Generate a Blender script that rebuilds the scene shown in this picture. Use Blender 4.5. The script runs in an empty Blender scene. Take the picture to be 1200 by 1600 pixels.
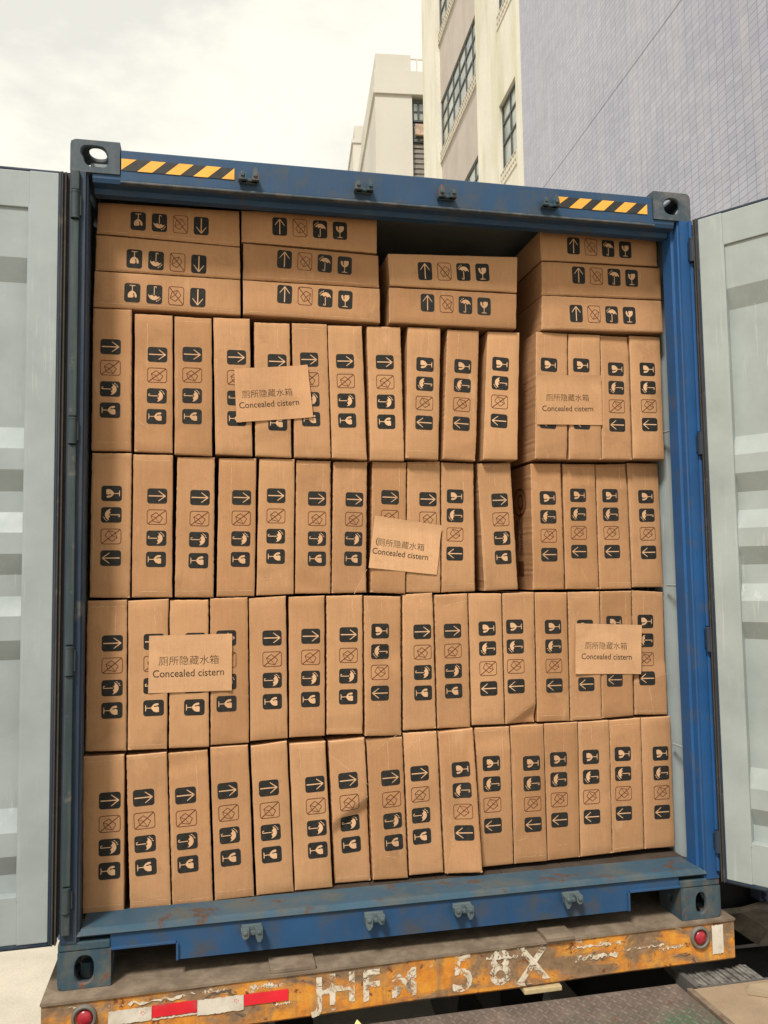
import bpy, bmesh, math, random
from mathutils import Vector, Matrix, Euler
from mathutils.geometry import tessellate_polygon
S = bpy.context.scene
COL = S.collection
random.seed(7)
R = math.radians
# ---------------------------------------------------------------- camera
CP = Vector((0.4717116, -2.9969531, 1.3419520)); CE = Euler((1.6461285, 0.0147698, -0.2111278), 'XYZ'); FPX = 1301.073
cd = bpy.data.cameras.new('camera'); cam = bpy.data.objects.new('camera', cd); COL.objects.link(cam)
cam.location = CP; cam.rotation_euler = CE
cd.sensor_fit = 'HORIZONTAL'; cd.sensor_width = 36; cd.lens = FPX/1200*36; cd.clip_start = .05; cd.clip_end = 2000
S.camera = cam
# ---------------------------------------------------------------- light
SUN_EL, SUN_AZ = R(52), R(213)      # azimuth clockwise from +Y: behind the camera, a little to its left
w = bpy.data.worlds.new('World'); S.world = w; w.use_nodes = True
nt = w.node_tree; N = nt.nodes; L = nt.links; N.clear()
out = N.new('ShaderNodeOutputWorld'); bg = N.new('ShaderNodeBackground'); L.new(bg.outputs[0], out.inputs[0])
sky = N.new('ShaderNodeTexSky'); sky.sky_type = 'NISHITA'; sky.sun_disc = False
sky.sun_elevation = SUN_EL; sky.sun_rotation = SUN_AZ; sky.air_density = 1.5; sky.dust_density = 4
tc = N.new('ShaderNodeTexCoord'); mp = N.new('ShaderNodeMapping'); mp.inputs['Scale'].default_value = (1.6, 1.6, 3.4)
L.new(tc.outputs['Generated'], mp.inputs[0])
nz = N.new('ShaderNodeTexNoise'); nz.inputs['Scale'].default_value = 2.3; nz.inputs['Detail'].default_value = 9; nz.inputs['Roughness'].default_value = .56
nz.inputs['Distortion'].default_value = .25
L.new(mp.outputs[0], nz.inputs['Vector'])
cr = N.new('ShaderNodeValToRGB'); L.new(nz.outputs['Fac'], cr.inputs[0])
cr.color_ramp.elements[0].position = .37; cr.color_ramp.elements[0].color = (7.0, 6.85, 6.2, 1)
cr.color_ramp.elements[1].position = .55; cr.color_ramp.elements[1].color = (9.0, 8.75, 7.5, 1)
mx = N.new('ShaderNodeMix'); mx.data_type = 'RGBA'; mx.inputs[0].default_value = .93
L.new(sky.outputs[0], mx.inputs[6]); L.new(cr.outputs[0], mx.inputs[7]); L.new(mx.outputs[2], bg.inputs[0])
bg.inputs[1].default_value = .1
sd = bpy.data.lights.new('sun', 'SUN'); sun = bpy.data.objects.new('sun', sd); COL.objects.link(sun)
sd.energy = 3.5; sd.angle = R(11); sd.color = (1, .945, .865)
sv = Vector((math.sin(SUN_AZ)*math.cos(SUN_EL), math.cos(SUN_AZ)*math.cos(SUN_EL), math.sin(SUN_EL)))
sun.rotation_euler = sv.to_track_quat('Z', 'Y').to_euler(); sun.location = (0, -10, 12)
S.view_settings.view_transform = 'Standard'; S.view_settings.look = 'None'; S.view_settings.gamma = 1
S.view_settings.exposure = 0.36

# ---------------------------------------------------------------- helpers
RM = CE.to_matrix()
def ray(u, v): return RM @ Vector(((u-600)/FPX, -(v-800)/FPX, -1))
def atY(u, v, Y):
    d = ray(u, v); return CP + d*((Y-CP.y)/d.y)
def sRGB(r, g, b):
    f = lambda c: (c/255/12.92 if c/255 <= .04045 else ((c/255+.055)/1.055)**2.4)
    return (f(r), f(g), f(b), 1)
def mesh_obj(name, bm, mats, parent=None, smooth=False):
    me = bpy.data.meshes.new(name); bm.normal_update(); bm.to_mesh(me); bm.free()
    for m in (mats if isinstance(mats, (list, tuple)) else [mats]): me.materials.append(m)
    if smooth:
        for f in me.polygons: f.use_smooth = True
    o = bpy.data.objects.new(name, me); COL.objects.link(o)
    if parent: o.parent = parent
    return o
def empty(name, label=None, cat=None, loc=(0, 0, 0), group=None):
    o = bpy.data.objects.new(name, None); COL.objects.link(o); o.location = loc; o.empty_display_size = .1
    tag(o, label, cat, group); return o
def tag(o, label=None, cat=None, group=None, kind=None):
    if label: o['label'] = label
    if cat: o['category'] = cat
    if group: o['group'] = group
    if kind: o['kind'] = kind
    return o
def box(bm, x0, x1, y0, y1, z0, z1, mi=0, bev=0, M=None):
    vs = [bm.verts.new((x, y, z)) for x in (x0, x1) for y in (y0, y1) for z in (z0, z1)]
    idx = [(0, 1, 3, 2), (4, 6, 7, 5), (0, 4, 5, 1), (2, 3, 7, 6), (0, 2, 6, 4), (1, 5, 7, 3)]
    fs = [bm.faces.new([vs[i] for i in q]) for q in idx]
    for f in fs: f.material_index = mi
    g = vs
    if bev:
        es = list({e for f in fs for e in f.edges})
        r = bmesh.ops.bevel(bm, geom=es, offset=bev, segments=2, affect='EDGES', profile=.6)
        for f in r['faces']: f.material_index = mi
        g = list({v for f in r['faces'] for v in f.verts} | {v for v in vs if v.is_valid})
    if M is not None: bmesh.ops.transform(bm, matrix=M, verts=g)
    return g
def prism(bm, pts, axis, a, b, mi=0, M=None):
    """pts: 2-D outline; axis 0/1/2 = extrusion axis, from a to b"""
    def P(p, t):
        if axis == 0: return (t, p[0], p[1])
        if axis == 1: return (p[0], t, p[1])
        return (p[0], p[1], t)
    A = [bm.verts.new(P(p, a)) for p in pts]; B = [bm.verts.new(P(p, b)) for p in pts]
    fs = [bm.faces.new(A), bm.faces.new(B[::-1])]
    n = len(pts)
    for i in range(n): fs.append(bm.faces.new((A[i], B[i], B[(i+1) % n], A[(i+1) % n])))
    for f in fs: f.material_index = mi
    if M is not None: bmesh.ops.transform(bm, matrix=M, verts=A+B)
    bmesh.ops.recalc_face_normals(bm, faces=fs)
    return A+B
def cyl(bm, c, r, h, axis='Z', seg=20, mi=0, r2=None):
    M = {'Z': Matrix(), 'X': Matrix.Rotation(R(90), 4, 'Y'), 'Y': Matrix.Rotation(R(90), 4, 'X')}[axis]
    g = bmesh.ops.create_cone(bm, cap_ends=True, segments=seg, radius1=r, radius2=r if r2 is None else r2, depth=h, matrix=Matrix.Translation(c) @ M)
    for v in g['verts']:
        for f in v.link_faces: f.material_index = mi
    return g['verts']
# ---------------------------------------------------------------- materials
class MT:
    def __init__(s, name, rough=.6, metal=0, spec=.3):
        s.m = bpy.data.materials.new(name); s.m.use_nodes = True; s.nt = s.m.node_tree
        s.b = s.nt.nodes['Principled BSDF']; s.b.inputs['Roughness'].default_value = rough; s.b.inputs['Metallic'].default_value = metal
        s.b.inputs['Specular IOR Level'].default_value = spec
        s.tc = s.nt.nodes.new('ShaderNodeTexCoord'); s.co = s.tc.outputs['Object']
    def n(s, t): return s.nt.nodes.new(t)
    def l(s, a, b): s.nt.links.new(a, b)
    def map(s, scale=(1, 1, 1), rnd=False, src=None):
        m = s.n('ShaderNodeMapping'); m.inputs['Scale'].default_value = scale; s.l(src or s.co, m.inputs[0])
        if rnd:
            oi = s.n('ShaderNodeObjectInfo'); mu = s.n('ShaderNodeMath'); mu.operation = 'MULTIPLY'; mu.inputs[1].default_value = 37
            s.l(oi.outputs['Random'], mu.inputs[0]); s.l(mu.outputs[0], m.inputs['Location'])
        return m.outputs[0]
    def noise(s, scale, detail=4, rough=.55, vec=None, dist=0):
        n = s.n('ShaderNodeTexNoise'); n.inputs['Scale'].default_value = scale; n.inputs['Detail'].default_value = detail
        n.inputs['Roughness'].default_value = rough; n.inputs['Distortion'].default_value = dist
        s.l(vec or s.co, n.inputs['Vector']); return n.outputs['Fac']
    def ramp(s, fac, stops):
        r = s.n('ShaderNodeValToRGB'); e = r.color_ramp.elements
        while len(e) < len(stops): e.new(.5)
        for i, (p, c) in enumerate(stops):
            e[i].position = p; e[i].color = c if len(c) == 4 else (*c, 1)
        s.l(fac, r.inputs[0]); return r.outputs[0]
    def step(s, fac, a, b): return s.ramp(fac, [(a, (0, 0, 0)), (b, (1, 1, 1))])
    def mix(s, fac, a, b, mode='MIX'):
        m = s.n('ShaderNodeMix'); m.data_type = 'RGBA'; m.blend_type = mode
        for i, v in ((0, fac), (6, a), (7, b)):
            if hasattr(v, 'links'): s.l(v, m.inputs[i])
            elif i == 0: m.inputs[0].default_value = v
            else: m.inputs[i].default_value = v if len(v) == 4 else (*v, 1)
        return m.outputs[2]
    def math(s, op, a, b=0):
        m = s.n('ShaderNodeMath'); m.operation = op
        for i, v in ((0, a), (1, b)):
            if hasattr(v, 'links'): s.l(v, m.inputs[i])
            else: m.inputs[i].default_value = v
        return m.outputs[0]
    def bump(s, h, strength=.3, dist=.002):
        b = s.n('ShaderNodeBump'); b.inputs['Strength'].default_value = strength; b.inputs['Distance'].default_value = dist
        s.l(h, b.inputs['Height'])
        prev = s.b.inputs['Normal'].links
        if prev: s.l(prev[0].from_socket, b.inputs['Normal'])
        s.l(b.outputs[0], s.b.inputs['Normal'])
    def col(s, c):
        if hasattr(c, 'links'): s.l(c, s.b.inputs['Base Color'])
        else: s.b.inputs['Base Color'].default_value = c if len(c) == 4 else (*c, 1)
        return s.m
def plain(name, c, rough=.6, metal=0, spec=.3, var=.12, sc=8):
    t = MT(name, rough, metal, spec)
    f = t.noise(sc, 5); a = tuple(x*(1-var) for x in c[:3]); b = tuple(min(1, x*(1+var)) for x in c[:3])
    t.col(t.ramp(f, [(.3, a), (.7, b)])); t.bump(t.noise(sc*12, 3), .08, .001)
    return t.m
def cardboard(name, k=1.0, worn=False, tint=(1, 1, 1)):
    t = MT(name, .82, 0, .12)
    oi = t.n('ShaderNodeObjectInfo')
    base = tuple(x*k*q for x, q in zip((.404, .224, .114), tint))
    dark = tuple(x*.86 for x in base); lite = (min(1, base[0]*1.09), base[1]*1.1, base[2]*1.13)
    v = t.map(rnd=True)
    c1 = t.ramp(t.noise(3.2, 6, .6, v), [(.3, dark), (.52, base), (.72, lite)])
    # per box tone
    tone = t.ramp(oi.outputs['Random'], [(0, (.86, .83, .79)), (.3, (.97, .94, .90)), (.7, (1.0, 1.0, 1.0)), (1, (1.13, 1.15, 1.15))])
    c2 = t.mix(1, c1, tone, 'MULTIPLY')
    fl = t.noise(1, 3, .6, t.map((170, 170, 9), True))          # vertical flute lines
    c3 = t.mix(.28, c2, t.ramp(fl, [(.3, (.78, .76, .74)), (.7, (1.1, 1.1, 1.1))]), 'MULTIPLY')
    fib = t.noise(260, 2, .7, v)
    c4 = t.mix(.30, c3, t.ramp(fib, [(.3, (.74, .72, .7)), (.7, (1.16, 1.16, 1.16))]), 'MULTIPLY')
    sm = t.noise(7, 8, .7, v, .6)                                # scuffs, smudges
    c5 = t.mix(t.ramp(sm, [(.55, (0, 0, 0)), (.72, (.5, .5, .5))]), c4, (.25*k, .14*k, .07*k))
    c5 = t.mix(t.ramp(t.noise(11, 7, .65, t.map((1, 1, .35), True), .4), [(.62, (0, 0, 0)), (.74, (.35, .35, .35))]), c5, (.60*k, .40*k, .24*k))
    if worn: c5 = t.mix(.65, c5, (.62, .41, .25))  # paler tone: scuffed fibres, and the edge highlight painted on carton rims
    t.col(c5)
    t.bump(t.noise(5, 3, .5, v), .6, .008); t.bump(t.noise(14, 4, .6, v, .8), .3, .003); t.bump(fl, .12, .001); t.bump(t.noise(30, 5, .6, v), .12, .0015)
    return t.m
def paint(name, base, rust=.5, dirt=.5, streak=True, rough=.5, rustc=(.16, .07, .035), dirtc=(.16, .145, .12), spec=.35, sc=1):
    """painted steel; rust / dirt 0..1 are coverages"""
    t = MT(name, rough, 0, spec)
    a = tuple(x*.86 for x in base); b = tuple(x*1.12 for x in base)
    c = t.ramp(t.noise(4*sc, 6, .6), [(.3, a), (.7, b)])
    if streak:
        st = t.noise(1, 5, .6, t.map((26*sc, 26*sc, 1.6*sc)))
        c = t.mix(t.ramp(st, [(.45, (0, 0, 0)), (.8, (.5*dirt+.1, )*3)]), c, dirtc)
    d = t.noise(7*sc, 9, .68)
    p = .71-.34*dirt
    c = t.mix(t.ramp(d, [(p, (0, 0, 0)), (p+.16, (.8, .8, .8))]), c, dirtc)
    r = t.noise(13*sc, 10, .72, t.map((1, 1, .8)), .3)
    q = .79-.34*rust
    rm = t.ramp(r, [(q, (0, 0, 0)), (q+.05, (1, 1, 1))])
    c = t.mix(rm, c, t.ramp(t.noise(60*sc, 4), [(.3, rustc), (.7, tuple(x*1.45 for x in rustc))]))
    ch = t.noise(38*sc, 8, .75)                                  # pale chips and scratches
    c = t.mix(t.ramp(ch, [(.70, (0, 0, 0)), (.74, (.45, .45, .45))]), c, tuple(min(1, x*2.2+.08) for x in base))
    if 'grey' in name:
        sc1 = t.noise(1, 8, .7, t.map((60, 60, 3)), .5); loc = t.noise(1.7, 3, .5)
        c = t.mix(t.math('MULTIPLY', t.ramp(sc1, [(.56, (0, 0, 0)), (.66, (.5, .5, .5))]), t.step(loc, .48, .62)), c, (.50, .54, .52))
        c = t.mix(t.ramp(t.noise(24, 8, .75), [(.68, (0, 0, 0)), (.72, (.5, .5, .5))]), c, (.12, .12, .11))
    t.col(c); t.bump(t.noise(9*sc, 5), .25, .004); t.bump(r, .3, .0015)
    rr = t.ramp(d, [(.35, (rough,)*3), (.7, (min(1, rough+.3),)*3)]); t.l(rr, t.b.inputs['Roughness'])
    return t.m
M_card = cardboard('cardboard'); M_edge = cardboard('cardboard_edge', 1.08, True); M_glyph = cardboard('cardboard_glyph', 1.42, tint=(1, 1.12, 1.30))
M_side = cardboard('cardboard_side', .96)
M_ink = plain('black_ink', (.020, .019, .017), .75, 0, .2, .35, 60); M_line = plain('brown_ink', (.12, .04, .022), .8, 0, .15, .2, 40)
M_paper = cardboard('kraft_paper', 1.26, tint=(1, 1.06, 1.14)); M_text = plain('paper_ink', (.05, .035, .025), .8, 0, .1, .3, 80)
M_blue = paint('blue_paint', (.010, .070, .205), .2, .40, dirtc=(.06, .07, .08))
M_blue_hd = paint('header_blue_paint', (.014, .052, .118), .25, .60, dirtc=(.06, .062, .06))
M_blue_dark = paint('dark_and_shaded_blue_paint', (.012, .028, .056), .15, .35)
M_blue_sill = paint('sill_blue_paint', (.015, .060, .145), .5, .60, dirtc=(.055, .053, .045), rustc=(.07, .04, .025))
M_sill_top = paint('worn_sill_paint', (.032, .075, .115), .66, .74, False, .6, dirtc=(.085, .088, .076), rustc=(.065, .036, .022), sc=.8)
M_cast = paint('casting_paint', (.030, .062, .085), .66, .66, rustc=(.10, .048, .03), dirtc=(.10, .095, .078), sc=1.6)
M_cast_top = paint('casting_paint_weathered', (.038, .060, .080), .42, .66, rustc=(.12, .06, .04), dirtc=(.13, .12, .115), sc=1.4)
M_grey = paint('grey_door_paint', (.29, .326, .316), .02, .10, False, .45, dirtc=(.30, .31, .27))
M_grey_worn = paint('scuffed_grey_paint', (.255, .292, .298), .03, .14, False, .42, dirtc=(.36, .37, .33), sc=.8)
M_rubber = paint('rubber_gasket', (.035, .032, .030), .05, .45, True, .75, dirtc=(.10, .085, .07), sc=2)
M_dark = plain('dark_void_steel', (.012, .012, .013), .8)
M_cover = paint('hinge_cover_paint', (.022, .038, .044), .2, .35, sc=2)
M_beige = paint('flaky_beige_steel', (.42, .33, .18), .45, .5, False, .8, sc=2)
M_rod = paint('hinge_steel', (.075, .105, .115), .35, .4, sc=2)
M_wood = paint('plywood_floor', (.045, .03, .02), .3, .7, False, .8, dirtc=(.06, .045, .035))
M_deck = paint('trailer_deck', (.14, .103, .072), .50, .80, False, .85, rustc=(.09, .05, .03), dirtc=(.22, .17, .122), sc=1.7)
M_black = plain('black_stripe', (.022, .022, .023), .5, 0, .35, .3, 40)
M_yel = paint('yellow_stripe', (.74, .36, .055), 0, .12, False, .45, dirtc=(.45, .25, .08), sc=2)
M_red_tape = paint('red_reflective_tape', (.60, .018, .03), .2, .42, False, .35, dirtc=(.35, .08, .07), sc=2)
M_white_tape = paint('white_reflective_tape', (.58, .53, .45), .42, .72, False, .4, rustc=(.35, .17, .08), dirtc=(.42, .36, .28), sc=2.2)
M_lens = plain('red_lens', (.30, .018, .03), .28, 0, .5, .3, 60)
M_ring = paint('lamp_rubber', (.13, .115, .10), .2, .5, sc=3)
def mat_bumper():
    t = MT('worn_orange_bumper', .7, 0, .25)
    org = t.ramp(t.noise(16, 8, .65), [(.3, (.34, .12, .025)), (.5, (.56, .215, .028)), (.75, (.62, .33, .05))])
    grime = t.ramp(t.noise(30, 6, .6), [(.3, (.13, .085, .05)), (.6, (.24, .15, .085)), (.8, (.34, .23, .15))])
    wide = t.noise(3.4, 9, .68, t.map((1, 1, 2.0)), .5)
    c = t.mix(t.step(wide, .465, .57), org, grime)
    st = t.noise(1, 6, .65, t.map((34, 34, 3)))
    c = t.mix(t.ramp(st, [(.5, (0, 0, 0)), (.7, (.6, .6, .6))]), c, grime)
    flake = t.noise(9, 10, .74, t.map((1, 1, 1.9)), .8)
    c = t.mix(t.step(flake, .632, .652), c, (.50, .43, .33))
    c = t.mix(t.step(t.noise(12, 9, .75, t.map((1, 1, 1.4)), 1), .60, .62), c, (.10, .07, .05))
    rs = t.noise(22, 8, .7)
    c = t.mix(t.step(rs, .60, .64), c, (.16, .055, .02))
    t.col(c); t.bump(flake, .5, .004); t.bump(t.noise(50, 6, .7), .4, .002)
    return t.m
M_bump = mat_bumper()
def mat_flaky():
    t = MT('flaking_white_lettering', .7, 0, .2)
    c = t.ramp(t.noise(26, 7, .7), [(.35, (.42, .34, .24)), (.5, (.58, .51, .40)), (.7, (.66, .60, .50))])
    t.col(c); m = t.noise(17, 10, .78, None, 1.2)
    t.l(t.step(m, .465, .495), t.b.inputs['Alpha']); t.bump(m, .4, .002); return t.m
M_flaky = mat_flaky()
def mat_plate():
    t = MT('tread_plate_steel', .62, .1, .3)
    c = t.ramp(t.noise(9, 8, .65), [(.3, (.085, .068, .058)), (.55, (.135, .108, .09)), (.75, (.20, .155, .125))])
    x = t.n('ShaderNodeSeparateXYZ'); t.l(t.co, x.inputs[0])
    g = t.noise(6, 8, .7)
    gm = t.math('MULTIPLY', t.step(g, .44, .56), t.ramp(x.outputs[1], [(.0, (1, 1, 1)), (.33, (1, 1, 1))]))
    near = t.n('ShaderNodeMapRange'); near.inputs[1].default_value = -.17; near.inputs[2].default_value = -.27; t.l(x.outputs[1], near.inputs[0])
    rt = t.n('ShaderNodeMapRange'); rt.inputs[1].default_value = 1.45; rt.inputs[2].default_value = 1.75; t.l(x.outputs[0], rt.inputs[0])
    gm = t.math('MULTIPLY', t.math('MULTIPLY', t.step(g, .45, .55), near.outputs[0]), rt.outputs[0])
    c = t.mix(t.math('MULTIPLY', gm, .6), c, (.045, .11, .06))
    c = t.mix(t.step(t.noise(16, 8, .7), .60, .68), c, (.16, .06, .035))
    t.col(c); t.bump(t.noise(70, 5), .2, .001); return t.m
M_plate = mat_plate()
def mat_conc(name, base, sc=1, groove=False):
    t = MT(name, .9, 0, .15)
    a = tuple(x*.82 for x in base); b = tuple(x*1.12 for x in base)
    c = t.ramp(t.noise(2.2*sc, 8, .65), [(.3, a), (.7, b)])
    c = t.mix(.5, c, t.ramp(t.noise(90*sc, 4, .7), [(.3, (.62, .6, .58)), (.65, (1.15, 1.15, 1.15))]), 'MULTIPLY')
    c = t.mix(t.ramp(t.noise(5*sc, 8, .7), [(.6, (0, 0, 0)), (.72, (.4, .4, .4))]), c, tuple(x*.55 for x in base))
    t.col(c); t.bump(t.noise(60*sc, 6, .7), .5, .004)
    if groove: t.bump(t.noise(1, 3, .6, t.map((2, 60, 1))), .4, .006)
    return t.m
M_ground = mat_conc('pale_concrete', (.50, .455, .375), 1, True); M_slab = mat_conc('dock_concrete', (.30, .225, .15), 2.5)
M_slab_d = mat_conc('dark_concrete', (.10, .095, .09), 2)
# ---------------------------------------------------------------- setting: ground
bm = bmesh.new()
for q in [(-300, 300, -300, 300)]:
    bm.faces.new([bm.verts.new(p) for p in ((q[0], q[2], -1.4), (q[1], q[2], -1.4), (q[1], q[3], -1.4), (q[0], q[3], -1.4))])
tag(mesh_obj('ground', bm, M_ground), kind='structure')
# ---------------------------------------------------------------- cartons
def catmull(bl, n): return bl
INK, LINE, GLY = 2, 3, 4
def rrect(w2, h2, r, k=5):
    P = []
    for cx, cy, a0 in ((w2-r, h2-r, 0), (-w2+r, h2-r, 90), (-w2+r, -h2+r, 180), (w2-r, -h2+r, 270)):
        for i in range(k+1):
            a = R(a0+90*i/k); P.append((cx+r*math.cos(a), cy+r*math.sin(a)))
    return P
def seg(a, b, t, t2=None):
    t2 = t if t2 is None else t2
    dx, dy = b[0]-a[0], b[1]-a[1]; l = math.hypot(dx, dy); nx, ny = -dy/l, dx/l
    return [(a[0]+nx*t/2, a[1]+ny*t/2), (a[0]-nx*t/2, a[1]-ny*t/2), (b[0]-nx*t2/2, b[1]-ny*t2/2), (b[0]+nx*t2/2, b[1]+ny*t2/2)]
def icon_polys(kind):
    """list of (polygon, material, layer) in units of the strip spacing, y up"""
    W2, H2 = .36, .465
    o = []
    if kind == 'crate':
        A, B = rrect(W2, H2, .13), rrect(W2-.030, H2-.030, .105)
        n = len(A)
        for i in range(n): o.append(([A[i], A[(i+1) % n], B[(i+1) % n], B[i]], LINE, 1))
        o.append((seg((-.33, .42), (.33, -.42), .038), LINE, 1))
        c = [(.03, .27), (.27, .13), (.20, -.18), (-.06, -.28), (-.22, -.04)]
        for i in range(5): o.append((seg(c[i], c[(i+1) % 5], .028), LINE, 1))
        o.append((seg((-.06, -.28), (.02, -.06), .022), LINE, 1)); o.append((seg((.02, -.06), (.27, .13), .022), LINE, 1))
        return o
    o.append((rrect(W2, H2, .13), INK, 1))
    if kind == 'arrow':
        o.append((seg((0, -.40), (0, .36), .05), GLY, 2))
        o.append((seg((.005, .385), (-.24, .06), .052, .03), GLY, 2)); o.append((seg((-.005, .385), (.24, .06), .052, .03), GLY, 2))
    elif kind == 'umbrella':
        top = [(.27*math.cos(R(a))*(1-.12*math.sin(R(a))), .02+.25*math.sin(R(a))) for a in range(0, 181, 15)]
        bot = []
        for k in range(3):
            x0 = -.27+.18*k
            for i in range(1, 5):
                a = i/5*math.pi; bot.append((x0+.18*i/5, .02+.06*math.sin(a)))
            bot.append((x0+.18, .02))
        bot = bot[:-1]
        th = R(-8); rot = lambda p: (p[0]*math.cos(th)-p[1]*math.sin(th)+.01, p[0]*math.sin(th)+p[1]*math.cos(th)+.02)
        o.append(([rot(p) for p in top+bot], GLY, 2))
        o.append((seg((.005, .05), (.005, -.37), .036), GLY, 2)); o.append((seg((.02, -.375), (-.08, -.375), .034), GLY, 2)); o.append((seg((-.075, -.39), (-.085, -.31), .03), GLY, 2))
        for x, y in ((-.17, .33), (-.09, .37), (-.24, .25)): o.append((seg((x, y), (x-.045, y-.08), .028), GLY, 2))
    elif kind == 'glass':
        bowl = [(-.20, .21), (-.13, .23), (-.09, .12), (-.02, .24), (.19, .24), (.20, .10), (.15, -.01), (.04, -.10), (-.04, -.10), (-.15, -.01), (-.20, .10)]
        o.append((bowl, GLY, 2)); o.append((seg((0, -.09), (0, -.34), .034), GLY, 2)); o.append(([(-.15, -.375), (.15, -.375), (.12, -.345), (.02, -.33), (-.02, -.33), (-.12, -.345)], GLY, 2))
        o.append((seg((-.08, .15), (-.06, .02), .045), INK, 3))
    return o
ORD = ['arrow', 'crate', 'umbrella', 'glass']
ICON = {k: icon_polys(k) for k in ORD}
def disp_fn(seed, warp, folds, x0, x1, z0, z1):
    rr = random.Random(seed); a1, a2, p1, p2 = rr.uniform(-1, 1)*warp, rr.uniform(-1, 1)*warp, rr.uniform(0, 6), rr.uniform(0, 6)
    kx, kz = rr.uniform(6, 14), rr.uniform(5, 11)
    def f(x, z):
        s = (x-x0)/(x1-x0); t = (z-z0)/(z1-z0); s = min(1, max(0, s)); t = min(1, max(0, t))
        e = min(1, 6*min(s, 1-s))*min(1, 8*min(t, 1-t))
        d = e*(a1*math.sin(kx*x+kz*z+p1)+a2*math.sin(kz*1.3*z-kx*x+p2)+abs(warp)*.8)
        for (ax, az, bx, bz, sl, lim) in folds:
            dx, dz = bx-ax, bz-az; l = math.hypot(dx, dz)
            q = (dx*(z-az)-dz*(x-ax))/l          # >0 on the left of a->b
            if q > 0: d -= min(lim, sl*q)
        return d
    return f
def add_print(bm, poly, mi, layer, T, disp, Y, fine):
    """poly in icon units -> T maps to (x, z)"""
    pts = [T(p) for p in poly]; eps = .0004+.00035*layer
    def V(x, z): return bm.verts.new((x, Y-disp(x, z)-eps, z))
    if not fine:
        f = bm.faces.new([V(x, z) for x, z in pts]); f.material_index = mi
        f.normal_update()
        if f.normal.y > 0: f.normal_flip()
        return
    tb = bmesh.new()
    tris = tessellate_polygon([[Vector((x, z, 0)) for x, z in pts]]); vs = [tb.verts.new((x, 0, z)) for x, z in pts]
    for t in tris:
        try: tb.faces.new([vs[i] for i in t])
        except ValueError: pass
    for k in range(4):
        es = [e for e in tb.edges if e.calc_length() > .006]
        if not es: break
        bmesh.ops.subdivide_edges(tb, edges=es, cuts=1, use_grid_fill=False)
        bmesh.ops.triangulate(tb, faces=tb.faces[:])
    m = {v: V(v.co.x, v.co.z) for v in tb.verts}
    for f in tb.faces:
        g = bm.faces.new([m[v] for v in f.verts]); g.material_index = mi
        g.normal_update()
        if g.normal.y > 0: g.normal_flip()
    tb.free()
def text_polys(bm, body, size, M, mi, bold=0.0, xscale=1):
    cu = bpy.data.curves.new('t', 'FONT'); cu.body = body; cu.size = size; cu.align_x = 'CENTER'; cu.align_y = 'CENTER'; cu.resolution_u = 3
    cu.offset = bold
    o = bpy.data.objects.new('t', cu); COL.objects.link(o)
    dg = bpy.context.evaluated_depsgraph_get(); dg.update()
    me = bpy.data.meshes.new_from_object(o.evaluated_get(dg))
    me.transform(Matrix.Diagonal((xscale, 1, 1, 1))); me.transform(M)
    k = len(bm.faces); bm.from_mesh(me); bm.faces.ensure_lookup_table()
    for f in bm.faces[k:]: f.material_index = mi
    bpy.data.objects.remove(o); bpy.data.curves.remove(cu); bpy.data.meshes.remove(me)
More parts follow.
